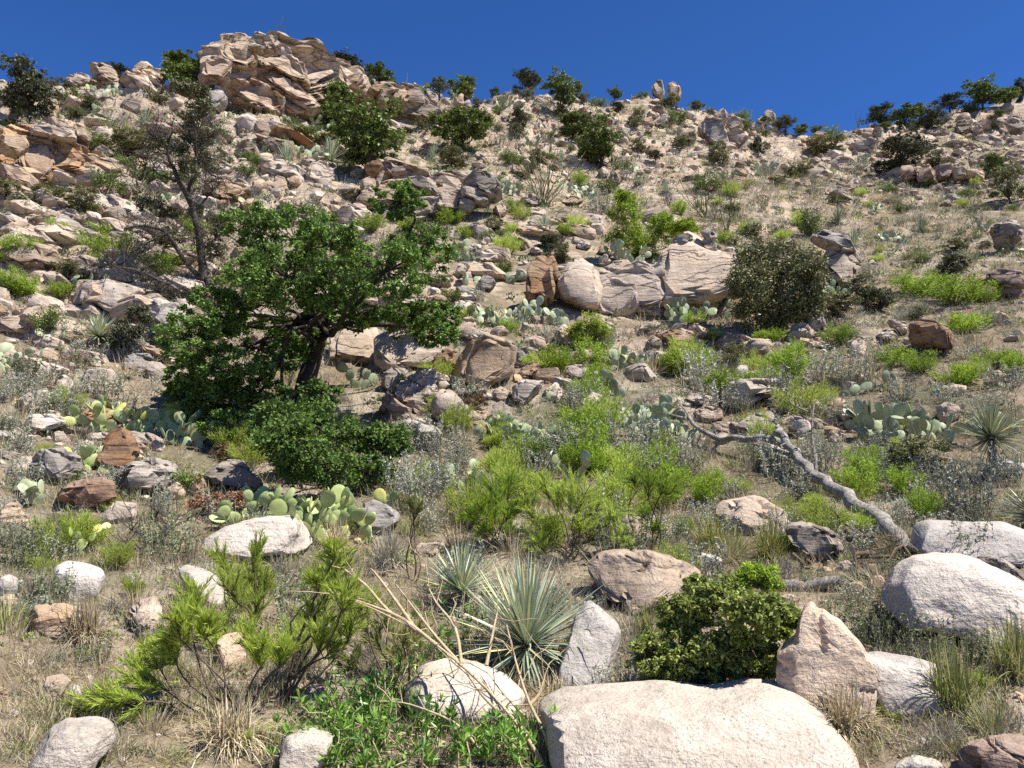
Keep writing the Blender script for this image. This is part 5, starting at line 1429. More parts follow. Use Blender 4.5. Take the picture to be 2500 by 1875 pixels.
broom_bush('H', (1560, 950), '1480,640,1500,480,190 1600,640,1680,480,200 1420,560,1360,400,170 1700,700,1800,540,220 1800,740,1880,620,170 1480,800,1400,680,170 1700,860,1760,740,190 1850,860,1920,760,150 1400,920,1340,800,170 1440,980,1420,860,150 1560,640,1580,420,170 1320,680,1250,560,170 1620,800,1640,660,170', 'wide feathery broom behind the silvery sotol', dens=1.1, nlen=0.085)
broom_bush('H', (1080, 900), '1080,600,1060,440,170 1160,560,1190,400,170 1020,680,960,580,150 1150,700,1180,580,170 1060,800,1000,720,150 1160,820,1210,740,150 940,720,890,640,110', 'bright broom left of the wide feathery broom', dens=1.0, leafm='mesq', nlen=0.085)
broom_bush('H', (2050, 920), '2060,560,2080,380,150 2140,540,2180,440,130 1990,520,1950,420,110 2060,720,2020,640,120 2090,800,2110,720,110 2180,560,2240,500,110', 'slim young mesquite right of the wide feathery broom', dens=0.8, leafm='mesq', nlen=0.07)
broom_bush('K', (500, 1210), '420,900,360,720,150 500,880,500,700,140 330,960,230,820,150 560,920,600,780,120 250,700,180,560,150 120,560,60,360,170 60,860,10,680,190 200,1000,120,900,150 470,1050,430,920,150', 'dull thin broom behind the bottom-edge willow', dens=0.6, leafm='greengrass')
broom_bush('H', (560, 1100), '560,760,540,560,110 560,700,600,600,80 545,640,500,540,80', 'single-stemmed sapling before the grey rock', dens=0.6, leafm='greengrass', nlen=0.06)

# ------------------------------------------------------------------ prickly pears: every pad a part
def pad_mesh(k):
    rng = np.random.default_rng(k); nb, nrg = 12, 3
    V, F3, F4 = [], [], []
    asp = rng.uniform(0.36, 0.44)
    for side_ in (1, -1):
        base = len(V)
        for j in range(nrg):
            f = (1.0, 0.78, 0.42)[j]; th = (0.0, 0.045, 0.06)[j]
            for i in range(nb):
                a = 2 * math.pi * i / nb
                x = asp * math.cos(a) * (1 + 0.12 * math.sin(a)); z = 0.5 + 0.5 * math.sin(a)
                V.append((x * f, side_ * th, 0.5 + (z - 0.5) * f))
        V.append((0, side_ * 0.062, 0.5)); c = len(V) - 1
        for j in range(nrg - 1):
            for i in range(nb):
                q = [base + j * nb + i, base + j * nb + (i + 1) % nb, base + (j + 1) * nb + (i + 1) % nb, base + (j + 1) * nb + i]
                F4.append(q if side_ < 0 else q[::-1])
        for i in range(nb):
            q = [base + 2 * nb + i, base + 2 * nb + (i + 1) % nb, c]
            F3.append(q if side_ < 0 else q[::-1])
    V = np.array(V)
    V[:, 1] += 0.05 * np.sin(V[:, 2] * 2.5 + k) + 0.10 * V[:, 0] ** 2 * (1 if k % 2 else -1)
    return V, np.array(F4), np.array(F3)
PADG = [pad_mesh(k) for k in range(4)]
PADS = {c: [make_mesh('pad', V, F4, F3, PADM[c], True) for V, F4, F3 in PADG] for c in PADM}
from mathutils import Matrix, Euler
def pricklypear(u, vb_, w, h, npad, colr, label=None, padpx=None):
    g = ground(u, vb_); m = mpp(g)
    r = random.Random(int(u * 7 + vb_))
    Wm, Hm = w * m, h * m
    pad = (padpx * m) if padpx else min(max(0.2, Hm * 0.3), 0.27)
    az = math.atan2(g[0], g[1])
    sh = 'sprawling' if w > 2.0 * h else ('upright' if h > 1.1 * w else 'bushy')
    head = f"{dict(a='grey-green', y='yellow-green', d='dark-green')[colr]} {sh} pricklypear"
    lb = label or where(head, u, vb_ - h / 2)
    USED.add(lb)
    root = link('prickly_pear', None, None, g - np.array([0, 0, 0.03]), (0, 0, -az)); root.empty_display_size = 0.1
    tag(root, lb, 'cactus', 'prickly pears on the hillside')
    mats = []
    queue = []
    nb = max(2, int(npad * 0.22))
    for i in range(nb):
        x = (-0.42 + 0.84 * (i + r.random() * 0.8) / nb) * Wm; y = r.uniform(-0.25, 0.4) * min(Wm, 1.2)
        zz = float(H(g[0] + x * math.cos(az), g[1] - x * math.sin(az))[0] - g[2]) * 0.7
        queue.append((Matrix.Translation((x, y, max(-0.15, min(zz, 0.5)) - 0.02)) @ Euler((r.uniform(-.5, .3), r.uniform(-.6, .6), r.uniform(-.9, .9))).to_matrix().to_4x4(), pad * r.uniform(0.9, 1.15), 0))
    while queue and len(mats) < npad:
        M, s, d = queue.pop(0)
        if (M @ Vector((0, 0, s))).z > Hm * 1.08 and d > 0: continue
        mats.append((M, s))
        kids = r.choice((1, 2, 2, 3)) if d == 0 else r.choice((1, 1, 2, 2, 3))
        for _ in range(kids):
            a = r.uniform(-1.0, 1.0)
            pos = Vector((math.sin(a) * 0.36 * s, 0, s * (0.5 + 0.46 * math.cos(a))))
            rot = Euler((r.uniform(-.45, .45), a * 0.75, r.uniform(-1.1, 1.1))).to_matrix().to_4x4()
            queue.append((M @ Matrix.Translation(pos) @ rot, s * r.uniform(0.82, 1.05), d + 1))
    if pad / m >= 11:
        for i, (M, s) in enumerate(mats):
            o = link('pad', PADS[colr][(i + int(u)) % 4], root)
            o.matrix_local = M @ Matrix.Diagonal((s, s, s, 1))
    else:
        V, F4, F3, n = [], [], [], 0
        for i, (M, s) in enumerate(mats):
            v, f4, f3 = PADG[i % 4]
            A = np.array(M.to_3x3()) * s
            V.append(v @ A.T + np.array(M.translation)); F4.append(f4 + n); F3.append(f3 + n); n += len(v)
        if V: tag(link('pads', make_mesh('pads', np.concatenate(V), np.concatenate(F4), np.concatenate(F3), PADM[colr], True), root), kind='stuff')
    return root
PEARS = """165,430,110,120,46,a,21,grey-green pricklypear hanging down the layered outcrop at the left|137,308,100,36,24,a,16|277,240,100,34,22,a,15|235,285,60,26,12,a,15|562,290,44,22,10,a,15|535,300,40,20,8,a,15
410,520,150,66,34,a,20|695,432,54,34,12,d,19|650,535,52,50,9,a,26|782,553,64,54,9,a,26|790,318,70,40,20,a,15|735,385,84,30,18,a,17|700,302,40,24,10,a,14
1110,450,112,66,34,a,18|1237,475,72,84,30,a,18|1400,478,130,34,22,a,17|1122,637,76,52,14,a,22|1153,697,40,36,4,a,24|1242,692,30,30,4,d,22|1218,790,124,100,40,a,24|1350,790,98,62,24,a,24
1537,652,82,66,22,a,23|1540,905,90,112,34,a,23|1487,965,76,84,24,a,26|1622,772,30,30,6,a,22|1290,1090,200,135,66,a,30|1593,1070,140,150,60,a,30|1445,1095,80,80,14,a,30|1185,1205,60,110,8,a,34
1107,1200,60,66,5,d,34|1425,1180,120,84,10,a,32|1677,790,86,74,26,d,24|1752,775,60,76,16,d,26|2020,735,90,120,26,d,24|2178,590,52,34,18,a,14|2065,975,70,40,7,d,30|2205,1075,210,130,62,a,38,big blue-green pricklypear with broad pads left of the trunked sotol
1625,1050,90,100,26,a,32|55,895,110,72,22,a,28|130,835,44,36,6,a,26|330,1052,200,120,46,y,36|215,715,46,70,8,d,24|450,1095,84,90,12,d,38|215,1165,100,130,14,y,36|92,1232,66,60,8,a,38|185,1365,80,76,6,y,36
655,1275,120,120,34,y,40|822,1308,170,165,56,y,42,yellow-green pricklypear clump beside the white bank boulder|965,1245,56,60,6,y,32|2137,522,38,26,10,a,13|2400,560,40,20,10,a,13|2330,740,50,26,8,a,16|2290,965,40,30,4,a,26|1330,975,50,40,6,a,26
1390,300,34,20,8,a,13|1100,245,40,20,10,a,12|900,195,60,26,14,a,13|1010,220,50,20,10,a,12|1230,262,40,20,10,a,12|1560,420,44,24,10,a,14|1880,420,40,24,10,a,12|2070,400,60,22,10,a,12|30,330,70,40,14,a,18|1460,300,44,22,10,a,12|1300,360,44,26,10,a,13|1650,325,36,20,8,a,12|2240,450,40,22,10,a,12|1100,870,40,40,4,a,26|880,950,50,60,6,d,30|1720,890,50,40,6,a,26|2170,930,60,30,4,d,30|2400,1050,60,40,4,a,34|2285,1080,70,60,8,a,36"""
for q in PEARS.replace('\n', '|').split('|'):
    f = q.split(',')
    pricklypear(float(f[0]), float(f[1]), float(f[2]) * 1.1, float(f[3]) * 1.1, int(int(f[4]) * 1.8), f[5], f[7] if len(f) > 7 else None, float(f[6]))

# ------------------------------------------------------------------ sotols and yuccas
BLM = {}
def blade_meshes(mat):
    if mat not in BLM:
        BLM[mat] = []
        for k in range(6):
            G = Geo()
            s = np.linspace(0, 1, 5)
            dr = (0, 0.05, 0.10, 0.16, 0.24, 0.03)[k]
            c = np.stack([np.zeros(5), s, -dr * s ** 2], 1)
            w = np.array([0.75, 1.0, 0.85, 0.5, 0.02]) * 0.5
            V = []
            for i in range(5): V += [(c[i, 0] - w[i], c[i, 1], c[i, 2] + 0.004 * w[i]), (c[i, 0], c[i, 1], c[i, 2] - 0.004 * w[i]), (c[i, 0] + w[i], c[i, 1], c[i, 2] + 0.004 * w[i])]
            F = []
            for i in range(4):
                for j in range(2): F.append([i * 3 + j, i * 3 + j + 1, i * 3 + 4 + j, i * 3 + 3 + j])
            G.add(V, F); BLM[mat].append(G.mesh('leaf', LM[mat]))
    return BLM[mat]
def sotol_big(tile, foot, rpx, label, n, mat, wid=0.02, lo=-20, hi=88, name='sotol', lift=0.0, dead=60, tilt=(0, 0), half=None, cat='sotol'):
    """a rosette whose every leaf is a part"""
    g = ground(*T(tile, *foot)); m = mpp(g); R = rpx * TILES[tile][2] * m
    r = random.Random(len(label) * 13 + n)
    USED.add(label)
    root = link(name, None, None, g); root.empty_display_size = 0.1
    tag(root, label, cat, 'sotols and yuccas')
    c = Vector((0, 0, lift))
    ms, dm = blade_meshes(mat), blade_meshes('deadblade')
    Tm = Euler((tilt[0], tilt[1], 0)).to_matrix().to_4x4()
    def put_leaf(meshes, e, a, L, w, nm):
        o = link(nm, meshes[r.randrange(6)], root)
        o.matrix_local = Matrix.Translation(c) @ Tm @ Matrix.Rotation(a, 4, 'Z') @ Matrix.Rotation(e, 4, 'X') @ Matrix.Rotation(r.uniform(-.5, .5), 4, 'Y') @ Matrix.Translation((0, 0.03, 0)) @ Matrix.Diagonal((w, L, L, 1))
    for k in range(n):
        e = math.radians(lo + (hi - lo) * ((k + r.random()) / n)); a = k * 2.39996 + r.gauss(0, 0.12)
        put_leaf(ms, e, a, R * r.uniform(0.8, 1.05) * (1.0 if e > 0 else 0.85), wid * r.uniform(0.8, 1.25), 'leaf')
    for k in range(dead):
        put_leaf(dm, math.radians(r.uniform(-75, -10)), r.random() * 6.283, R * r.uniform(0.45, 0.8), wid * 0.8, 'dead_leaf')
    if lift > 0.1:
        G = Geo(); G.tube([(0, 0, -0.1), (0.0, 0, lift * 0.5), (0, 0, lift)], [0.04, 0.035, 0.03], 8)
        link('trunk', G.mesh('trunk', BARK['grey'], True), root)
    return root
gK = ground(*T('K', 1280, 1010)); liftK = (1010 - 880) * TILES['K'][2] * mpp(gK)
sotol_big('K', (1280, 1010), 620, 'big silvery sotol fanning its long blades above the white slab', 295, 'sotol', 0.018, -25, 88, dead=70, lift=max(0.1, liftK), tilt=(0.1, 0))
sotol_big('K', (860, 640), 330, 'smaller silvery sotol behind the big silvery sotol', 170, 'sotol', 0.015, 5, 88, dead=40, lift=0.15)
gF = ground(*T('F', 2030, 1650)); liftF = (1650 - 1400) * TILES['F'][2] * mpp(gF)
sotol_big('F', (2030, 1650), 245, 'dark sotol with a pale bare trunk near the right edge', 290, 'yucca', 0.015, -28, 88, dead=60, lift=liftF)
sotol_big('D', (630, 920), 165, 'blue-grey sotol growing alone beside the slabs at the left', 200, 'sotol', 0.024, -20, 88, dead=30, lift=0.25)
sotol_big('B', (1390, 1530), 115, 'spiky sotol in the middle of the slope below the tall ocotillo', 170, 'sotol', 0.024, -25, 88, dead=30, lift=0.3)
sotol_big('D', (1480, 1340), 140, 'shaded yucca in the dark under the big oak', 120, 'yucca', 0.028, -20, 80, dead=10, lift=0.3)
sotol_big('I', (2290, 740), 240, 'dark-green sotol cut by the right edge above the whitish block', 150, 'yucca', 0.02, -15, 85, dead=30, lift=0.15)
for u, v, w, k in ((353, 305, 60, 'sotol'), (808, 392, 80, 'sotol'), (2045, 545, 60, 'yucca'), (2251, 565, 58, 'yucca'), (2084, 600, 62, 'sotol'), (1984, 460, 40, 'yucca'), (1852, 430, 34, 'sotol'), (1060, 395, 60, 'sotol'),
                   (1370, 395, 36, 'sotol'), (700, 400, 70, 'sotol'), (1520, 345, 26, 'yucca'), (2108, 400, 30, 'yucca'), (1625, 470, 40, 'sotol'), (1990, 480, 30, 'yucca')):
    put(k, u, v, w, w * 0.95, 'sotol', {'sotol': 'small silvery sotol', 'yucca': 'small dark sotol'}[k], 'sotol', 'sotols and yuccas', None, NWID['sotol'])

# ------------------------------------------------------------------ ocotillos: every cane a part
def ocotillo(foot, tips, label, r0=0.022, leafy=0.6, name='ocotillo'):
    g = ground(*foot); rg = np.random.default_rng(int(foot[0]))
    root = link(name, None, None, g); root.empty_display_size = 0.1
    tag(root, label, 'ocotillo', 'ocotillos'); USED.add(label)
    n = np.array([g[0], g[1], 0]) / math.hypot(g[0], g[1])
    for (u, v) in tips:
        q = on_plane(u, v, g) - g + n * rg.normal() * 0.9
        G = Geo(); p = curve((0, 0, -0.05), q, rg, 0.035, 12)
        p[1:-1] += rg.normal(size=(10, 3)) * 0.03
        G.tube(p, np.linspace(r0, r0 * 0.45, 12), 5)
        c = link('cane', G.mesh('cane', BARK['green'], True), root)
    return root
ocotillo((1328, 505), [(x / 1.0, y) for x, y in ((1236, 362), (1255, 330), (1262, 395), (1285, 318), (1300, 372), (1312, 345), (1325, 400), (1345, 340), (1352, 310), (1360, 298), (1368, 345), (1380, 360), (1395, 395), (1410, 372), (1425, 360), (1432, 350), (1300, 420), (1275, 420), (1385, 420), (1340, 380))],
         'tall ocotillo with wand-like canes in the middle of the slope')
ocotillo((1722, 532), [(1640, 430), (1655, 445), (1670, 425), (1690, 400), (1705, 410), (1720, 400), (1740, 405), (1760, 430), (1772, 440), (1700, 440), (1680, 460), (1735, 450)], 'ocotillo just right of the brightest mesquite')
ocotillo((1775, 565), [(1738, 480), (1755, 470), (1770, 450), (1785, 470), (1800, 455), (1812, 470), (1795, 490)], 'ocotillo with short canes above the dark round shrub')
ocotillo((345, 472), [(250, 360), (262, 400), (300, 420), (375, 345), (385, 350), (330, 400), (290, 380), (360, 400), (320, 440)], 'thin ocotillo among the slabs left of the half-bare dark tree')
ocotillo((376, 242), [(335, 178), (345, 172), (352, 185), (360, 180), (395, 205), (340, 195), (365, 195), (402, 212)], 'green ocotillo on the left skyline slope', 0.03)
ocotillo((687, 112), [(672, 85), (680, 60), (700, 55), (695, 80), (690, 70)], 'bare grey branch standing on top of the summit outcrop', 0.02, name='bare_branch')
ocotillo((2095, 315), [(2088, 275), (2095, 262), (2103, 272), (2090, 290), (2100, 285)], 'bare dead sapling on the skyline right of the notch', 0.03, name='bare_branch')
ocotillo((993, 185), [(994, 158)], 'lone pale flower stalk on the skyline right of the summit outcrop', 0.025, name='flower_stalk')
ocotillo((93, 205), [(93, 168)], 'lone pale flower stalk on the far left skyline', 0.025, name='flower_stalk')
ocotillo((1431, 215), [(1433, 183)], 'lone pale flower stalk on the skyline left of the balanced knob', 0.03, name='flower_stalk')
ocotillo((1850, 385), [(1849, 352), (1852, 345)], 'short brown stump above the right slope meadow', 0.06, name='dead_stump')

# ------------------------------------------------------------------ beargrass, willow, stalks in the foreground
rng = np.random.default_rng(77)
def tussock(u, v, w, h, label, mat='bear', n=420, droop=(0.5, 1.3), wid=0.008, name='beargrass'):
    g = ground(u, v); m = mpp(g); G = Geo()
    for k in range(n):
        a = rng.random() * 6.283; e = math.radians(rng.uniform(25, 85))
        d = np.array([math.cos(e) * math.cos(a), math.cos(e) * math.sin(a), math.sin(e)])
        L = h * m * rng.uniform(0.9, 1.6) if math.cos(e) < 0.5 else 0.5 * w * m * rng.uniform(0.8, 1.25)
        p = np.array([rng.normal() * 0.05, rng.normal() * 0.05, 0])
        G.blade(p, d, L, wid, rng.uniform(*droop) * math.cos(e), unit(np.cross(d, [0, 0, 1.0])), 5)
    USED.add(label)
    return plant(name, label, 'grass', g, [('leaves', G.mesh('leaves', LM[mat]))])
tussock(1740, 1345, 210, 90, 'drooping yellow-green beargrass clump under the domed boulder')
tussock(1880, 1370, 190, 100, 'drooping beargrass clump left of the short rotten log')
tussock(2330, 800, 70, 36, 'yellow round grass tussock right of the shaded square boulder', 'bear', 300, (0.2, 0.6), 0.012)
tussock(2060, 1790, 330, 110, 'matted straw grass right of the huge white slab', 'straw', 500)
tussock(2330, 1740, 300, 140, 'green-gold grass in front of the whale-backed boulder', 'greengrass', 600)
tussock(2480, 1650, 200, 120, 'shaggy green-gold grass at the right edge', 'greengrass', 400)
tussock(1360, 1710, 130, 60, 'dead grass below the silvery sotol', 'straw', 260)
tussock(560, 1820, 330, 100, 'flattened straw grass at the foot of the big feathery broom', 'straw', 560, (0.6, 1.4))
tussock(200, 1560, 220, 90, 'straw-coloured grass below the left-edge boulders', 'straw', 420)
tussock(90, 1480, 150, 80, 'greyish straw grass at the left edge', 'greygrass', 300)
tussock(950, 1380, 190, 90, 'pale dry grass left of the smaller silvery sotol', 'greygrass', 420)
tussock(820, 1345, 140, 70, 'pale dry grass under the yellow-green pricklypear', 'straw', 300)
tussock(470, 1370, 110, 60, 'dry brown grass tuft left of the white bank boulder', 'straw', 260)
tussock(345, 355, 46, 40, 'yellow grass tuft on the left slope below the skyline', 'bear', 160, (0.2, 0.6), 0.02)
tussock(310, 320, 30, 20, 'small yellow grass tuft beneath the left skyline ledges', 'bear', 120, (0.2, 0.6), 0.02)
tussock(1580, 1560, 150, 70, 'olive dry grass between the two buff boulders behind the leafy shrub', 'greengrass', 260)

def willow(u, v, w, h, n, label):
    """leafy shoots: long narrow leaves in whorls on straw stems"""
    g = ground(u, v); m = mpp(g); G, W = Geo(), Geo()
    for k in range(n):
        x = rng.uniform(-0.5, 0.5) * w * m; y = rng.uniform(-0.25, 0.6) * min(w * m, 1.2)
        z0 = float(H(g[0] + x, g[1] + y)[0] - g[2]); hh = h * m * rng.uniform(0.35, 1.0)
        tip = np.array([x + rng.normal() * 0.12, y + rng.normal() * 0.1, z0 + hh])
        p = curve((x, y, z0 - 0.03), tip, rng, 0.1, 5)
        W.tube(p, np.linspace(0.006, 0.003, 5), 4)
        for f in np.linspace(0.35, 1.0, 4):
            c = p[0] + (tip - p[0]) * f; nn = 9
            A = unit(rng.normal(size=(nn, 3)) * 0.75 + np.array([0, 0, 0.75]))
            G.leaves(c + A * 0.03, A, 0.068 * rng.uniform(0.7, 1.2, nn), 0.012, rng)
    USED.add(label)
    return plant('seep_willow', label, 'shrub', g, [('stems', W.mesh('stems', BARK['straw'], True)), ('foliage', G.mesh('foliage', LM['willow']))], group='leafy willows along the bottom')
willow(900, 1760, 220, 110, 26, 'glossy green willow shoots left of the low white boulder')
willow(960, 1850, 330, 100, 46, 'glossy green willow thicket along the bottom edge')
willow(1240, 1885, 220, 110, 24, 'dark glossy willow shoots under the crossing dry stalks')
willow(1110, 1650, 220, 200, 16, 'reddish-stemmed willow shoots left of the big silvery sotol')
willow(830, 1880, 200, 90, 20, 'willow shoots over the whitish rock at bottom left of the thicket')
for u, v, lb in ((1408, 1775, 'leafy sprig on the left of the huge white slab'), (1514, 1835, 'leafy sprig with a dry stem on the huge white slab'), (1575, 1815, 'leafy sprig on the middle of the huge white slab')):
    willow(u, v + 40, 36, 70, 5, lb)

def stalks(paths, label, r0, r1, foot, name='dry_stalks', mat='straw'):
    g = ground(*foot); root = link(name, None, None, g); root.empty_display_size = 0.1
    tag(root, label, 'dead plant'); USED.add(label)
    for t_, s_, d0, d1 in paths:
        p = path_px(t_, s_, g, d0, d1) - g
        G = Geo(); G.tube(p, np.linspace(r0, r1, len(p)), 5)
        for k in range(5):
            i = rng.integers(len(p) // 3, len(p)); dv = unit(p[i] - p[max(0, i - 2)] + rng.normal(size=3) * 0.25)
            G.tube(curve(p[i], p[i] + dv * rng.uniform(0.15, 0.4), rng, 0.08, 4), np.linspace(r1, r1 * 0.5, 4), 3)
        link('stalk', G.mesh('stalk', BARK[mat], True), root)
    return root
stalks([('K', '1400,1660 1290,1480 1180,1330 1020,1150 860,1000 700,870 540,760 300,640 130,570', 0, 0.5), ('K', '1450,1660 1400,1450 1300,1250 1230,1050 1190,900 1150,740', 0, 0.6),
        ('K', '1380,1650 1200,1400 1000,1200 900,1060 780,960', 0.1, 0.6), ('K', '1420,1660 1330,1400 1200,1260 1080,1120', 0.2, 0.5), ('K', '860,1000 700,820 560,640 440,480', 0.3, 0.8),
        ('K', '540,760 380,640 240,480 100,380 20,330', 0.4, 0.8), ('K', '700,870 480,700 260,610 110,560 0,520', 0.3, 0.7), ('K', '1300,1250 1360,1180 1400,1050', 0.3, 0.4), ('K', '860,1000 820,760 700,600 640,480', 0.3, 0.8),
        ('K', '560,760 420,560 300,400 270,380', 0.4, 0.9), ('K', '1020,1000 1060,800 1090,660', 0.2, 0.4)],
       'long straw-coloured dry stalks leaning left across the foreground', 0.012, 0.004, (1330, 1872))
stalks([('K', '980,1540 900,1450 800,1360 640,1290 480,1240 300,1230', 0, 0.4), ('K', '1010,1600 700,1640 400,1600 100,1610', 0, 0.2), ('K', '900,1620 600,1520 300,1480 50,1500', 0.1, 0.3), ('K', '1050,1560 1120,1500 1180,1420', 0, 0.1),
        ('K', '800,1650 400,1560 100,1550', 0, 0.2), ('K', '760,1500 500,1440 250,1400', 0.1, 0.3)],
       'low dry stalks lying over the willow thicket at the bottom', 0.010, 0.004, (1165, 1865))
stalks([('J', '1640,800 1700,795 1800,795 1900,805', 0, 0.0), ('J', '1700,815 1800,806 1890,800', 0.02, 0.02)], 'bleached pale stick lying behind the big feathery broom', 0.014, 0.010, (690, 1560), 'pale_stick', 'greytwig')
stalks([('E', '1080,305 1200,320 1320,328 1430,322', 0, 0.0)], 'thin grey stick lying on the slabs above the central cliff', 0.02, 0.01, (1280, 625), 'grey_stick', 'greytwig')
# charred little tree at lower left
g = ground(*T('J', 1060, 260)); W = Geo()
for s_, a, b in (('1060,270 1070,190 1050,130 1110,80 1150,30', 0.05, 0.015), ('1070,190 990,150 930,160 850,130', 0.02, 0.006), ('1060,160 1100,110 1200,70 1280,30 1340,20', 0.018, 0.005), ('970,300 960,220 940,170', 0.03, 0.012),
                 ('960,250 880,260 800,235', 0.018, 0.006), ('1050,130 1000,70 1010,10 960,-30', 0.015, 0.004), ('980,320 990,260 980,220', 0.022, 0.01)):
    p = path_px('J', s_, g, 0, rng.normal() * 0.2) - g
    W.tube(p, np.linspace(a, b, len(p)), 6)
    for k in range(16):
        q = p[rng.integers(len(p) // 3, len(p))]
        W.tube(curve(q, q + unit(rng.normal(size=3) + np.array([0, 0, 0.3])) * rng.uniform(0.1, 0.4), rng, 0.1, 4), [0.007, 0.005, 0.004, 0.002], 3)
plant('charred_shrub', 'small black charred shrub left of the white bank boulder', 'dead shrub', g, [('branches', W.mesh('branches', BARK['black'], True))])
for u, v, w, h, lb in ((270, 1500, 120, 90, 'leafless grey bush right of the left-edge boulders'), (900, 1600, 150, 140, 'leafless grey bush above the low white boulder'), (1195, 870, 60, 50, 'bare twigs beside the square buff block'),
                       (1690, 930, 80, 70, 'bare dark twigs above the fallen trunk'), (1870, 1090, 110, 90, 'grey bare twigs behind the fallen trunk'), (2320, 1260, 100, 70, 'bare twigs behind the whitish block'), (1580, 985, 70, 50, 'bare twigs at the feet of the cliff pricklypears'),
                       (1000, 880, 60, 46, 'bare twigs hanging under the big oak')):
    put('twigs', u, v, w, h, 'bare_bush', '', 'shrub', 'bare twiggy bushes', lb, NWID['twigs'])

# ------------------------------------------------------------------ loose rocks: the larger ones singly, the rest as rubble
def loose(seed, sub, flat):
    r = np.random.default_rng(seed)
    a = np.sort(r.uniform(-math.pi, math.pi, 7))
    out = [((0.5 * (0.8 + 0.4 * r.random())) * math.cos(t), 0.5 * flat * (0.75 + 0.5 * r.random()) * math.sin(t)) for t in np.linspace(-math.pi, math.pi, 8)[:-1] + r.normal(size=7) * 0.15]
    P, F = rock_verts(sub, star(out, 0), 0.42, seed, e=0.27, lean=0.15, ledge=0.055 if flat < 0.75 else 0.02, rough=0.03, nplanes=14, cut=(0.58, 0.9), layers=3, joint=0.0)
    return P, F
ROCKP = {s: [make_mesh('rock', *(lambda q: (q[0], None, q[1]))(loose(40 + i, 3, (0.5, 0.6, 0.75, 0.9)[i % 4])), ROCK[s], True, math.radians(35)) for i in range(8)] for s in 'tpno'}
SMALL = [loose(90 + i, 2, (0.5, 0.65, 0.85)[i % 3]) for i in range(12)]
ZONES = [  # u0 v0 u1 v1, singles, rubble, size range in pixels, styles
    (1000, 222, 1900, 330, 46, 600, (10, 34), 'ttpo'), (1000, 330, 1900, 455, 30, 420, (10, 36), 'ttpn'), (1950, 285, 2500, 480, 44, 800, (12, 40), 'tttpo'),
    (1850, 480, 2500, 760, 16, 260, (8, 30), 'ppnt'), (0, 185, 420, 420, 22, 150, (14, 56), 'ttpo'), (420, 260, 1000, 560, 32, 240, (14, 62), 'ttpp'),
    (0, 400, 460, 780, 30, 130, (22, 84), 'ppnt'), (860, 520, 1700, 800, 28, 220, (14, 60), 'pptn'), (1000, 800, 2100, 1080, 26, 360, (14, 60), 'pntp'),
    (0, 760, 420, 1200, 16, 220, (16, 60), 'ppnw'), (1900, 760, 2500, 1150, 8, 160, (10, 40), 'nnpw'), (0, 1180, 2500, 1860, 10, 700, (8, 44), 'wwnn'), (400, 560, 900, 900, 0, 160, (20, 70), 'ptng'),
]
SLABP = {s: [make_mesh('flat_stone', *(lambda q: (q[0], None, q[1]))(loose(240 + i + 31 * ord(s), 4, (0.34, 0.42, 0.5)[i % 3])), ROCK[s], True, math.radians(35)) for i in range(3)] for s in 'tpno'}
SLABZ = [(0, 195, 430, 420, 16, (60, 140), 'tttop'), (380, 270, 1010, 560, 26, (60, 150), 'ttpto'), (0, 420, 470, 800, 34, (80, 180), 'ptpnt'), (880, 520, 1480, 800, 34, (50, 120), 'pptn'), (1000, 800, 2000, 1060, 44, (50, 120), 'pntp'),
         (0, 800, 400, 1180, 18, (60, 130), 'pnpt'), (1000, 235, 1900, 440, 30, (34, 70), 'ttpo'), (1960, 300, 2500, 470, 30, (34, 80), 'tttp')]
for z in SLABZ:
    r = np.random.default_rng(int(z[0] * 3 + z[1] * 7 + 1))
    pts = open_ground(ground_many(r.uniform(z[0], z[2], z[4]), r.uniform(z[1], z[3], z[4])))
    for p in pts:
        m = mpp(p); px = r.uniform(*z[5]); s = px * m; az = math.atan2(p[0], p[1])
        st = z[6][r.integers(len(z[6]))]; i = int(r.integers(3))
        sc = np.array([1, r.uniform(0.8, 1.1), r.uniform(0.75, 1.25)]) * s
        o = link('flat_stone', SLABP[st][i], None, p + np.array([0, 0, 0.03 * s]), Euler((r.normal() * 0.12 - 0.1, math.radians(12) + r.normal() * 0.14, -az + r.normal() * 0.35)), tuple(float(c) for c in sc))
        q = p - EYE; dep = float(q @ FWD); uu = CU + FPX * float(q @ RIGHT) / dep; vv = CV - FPX * float(q @ UP) / dep
        tag(o, where(f"{'small' if px < 60 else ('middling' if px < 110 else 'large')} {ROCK_WORD[st]} {('thin slab', 'layered slab', 'thick slab')[i]}", uu, vv - px / 6), 'rock', 'layered slabs on the hillside')
RV, RF, rn = {s: [] for s in 'tpno'}, {s: [] for s in 'tpno'}, {s: 0 for s in 'tpno'}
TINY = [loose(130 + i, 1, (0.5, 0.65, 0.85)[i % 3]) for i in range(10)]
def slab_rot(r, az):
    return Euler((r.normal() * 0.22 - 0.05, math.radians(14) + r.normal() * 0.25, -az + r.normal() * 0.6))
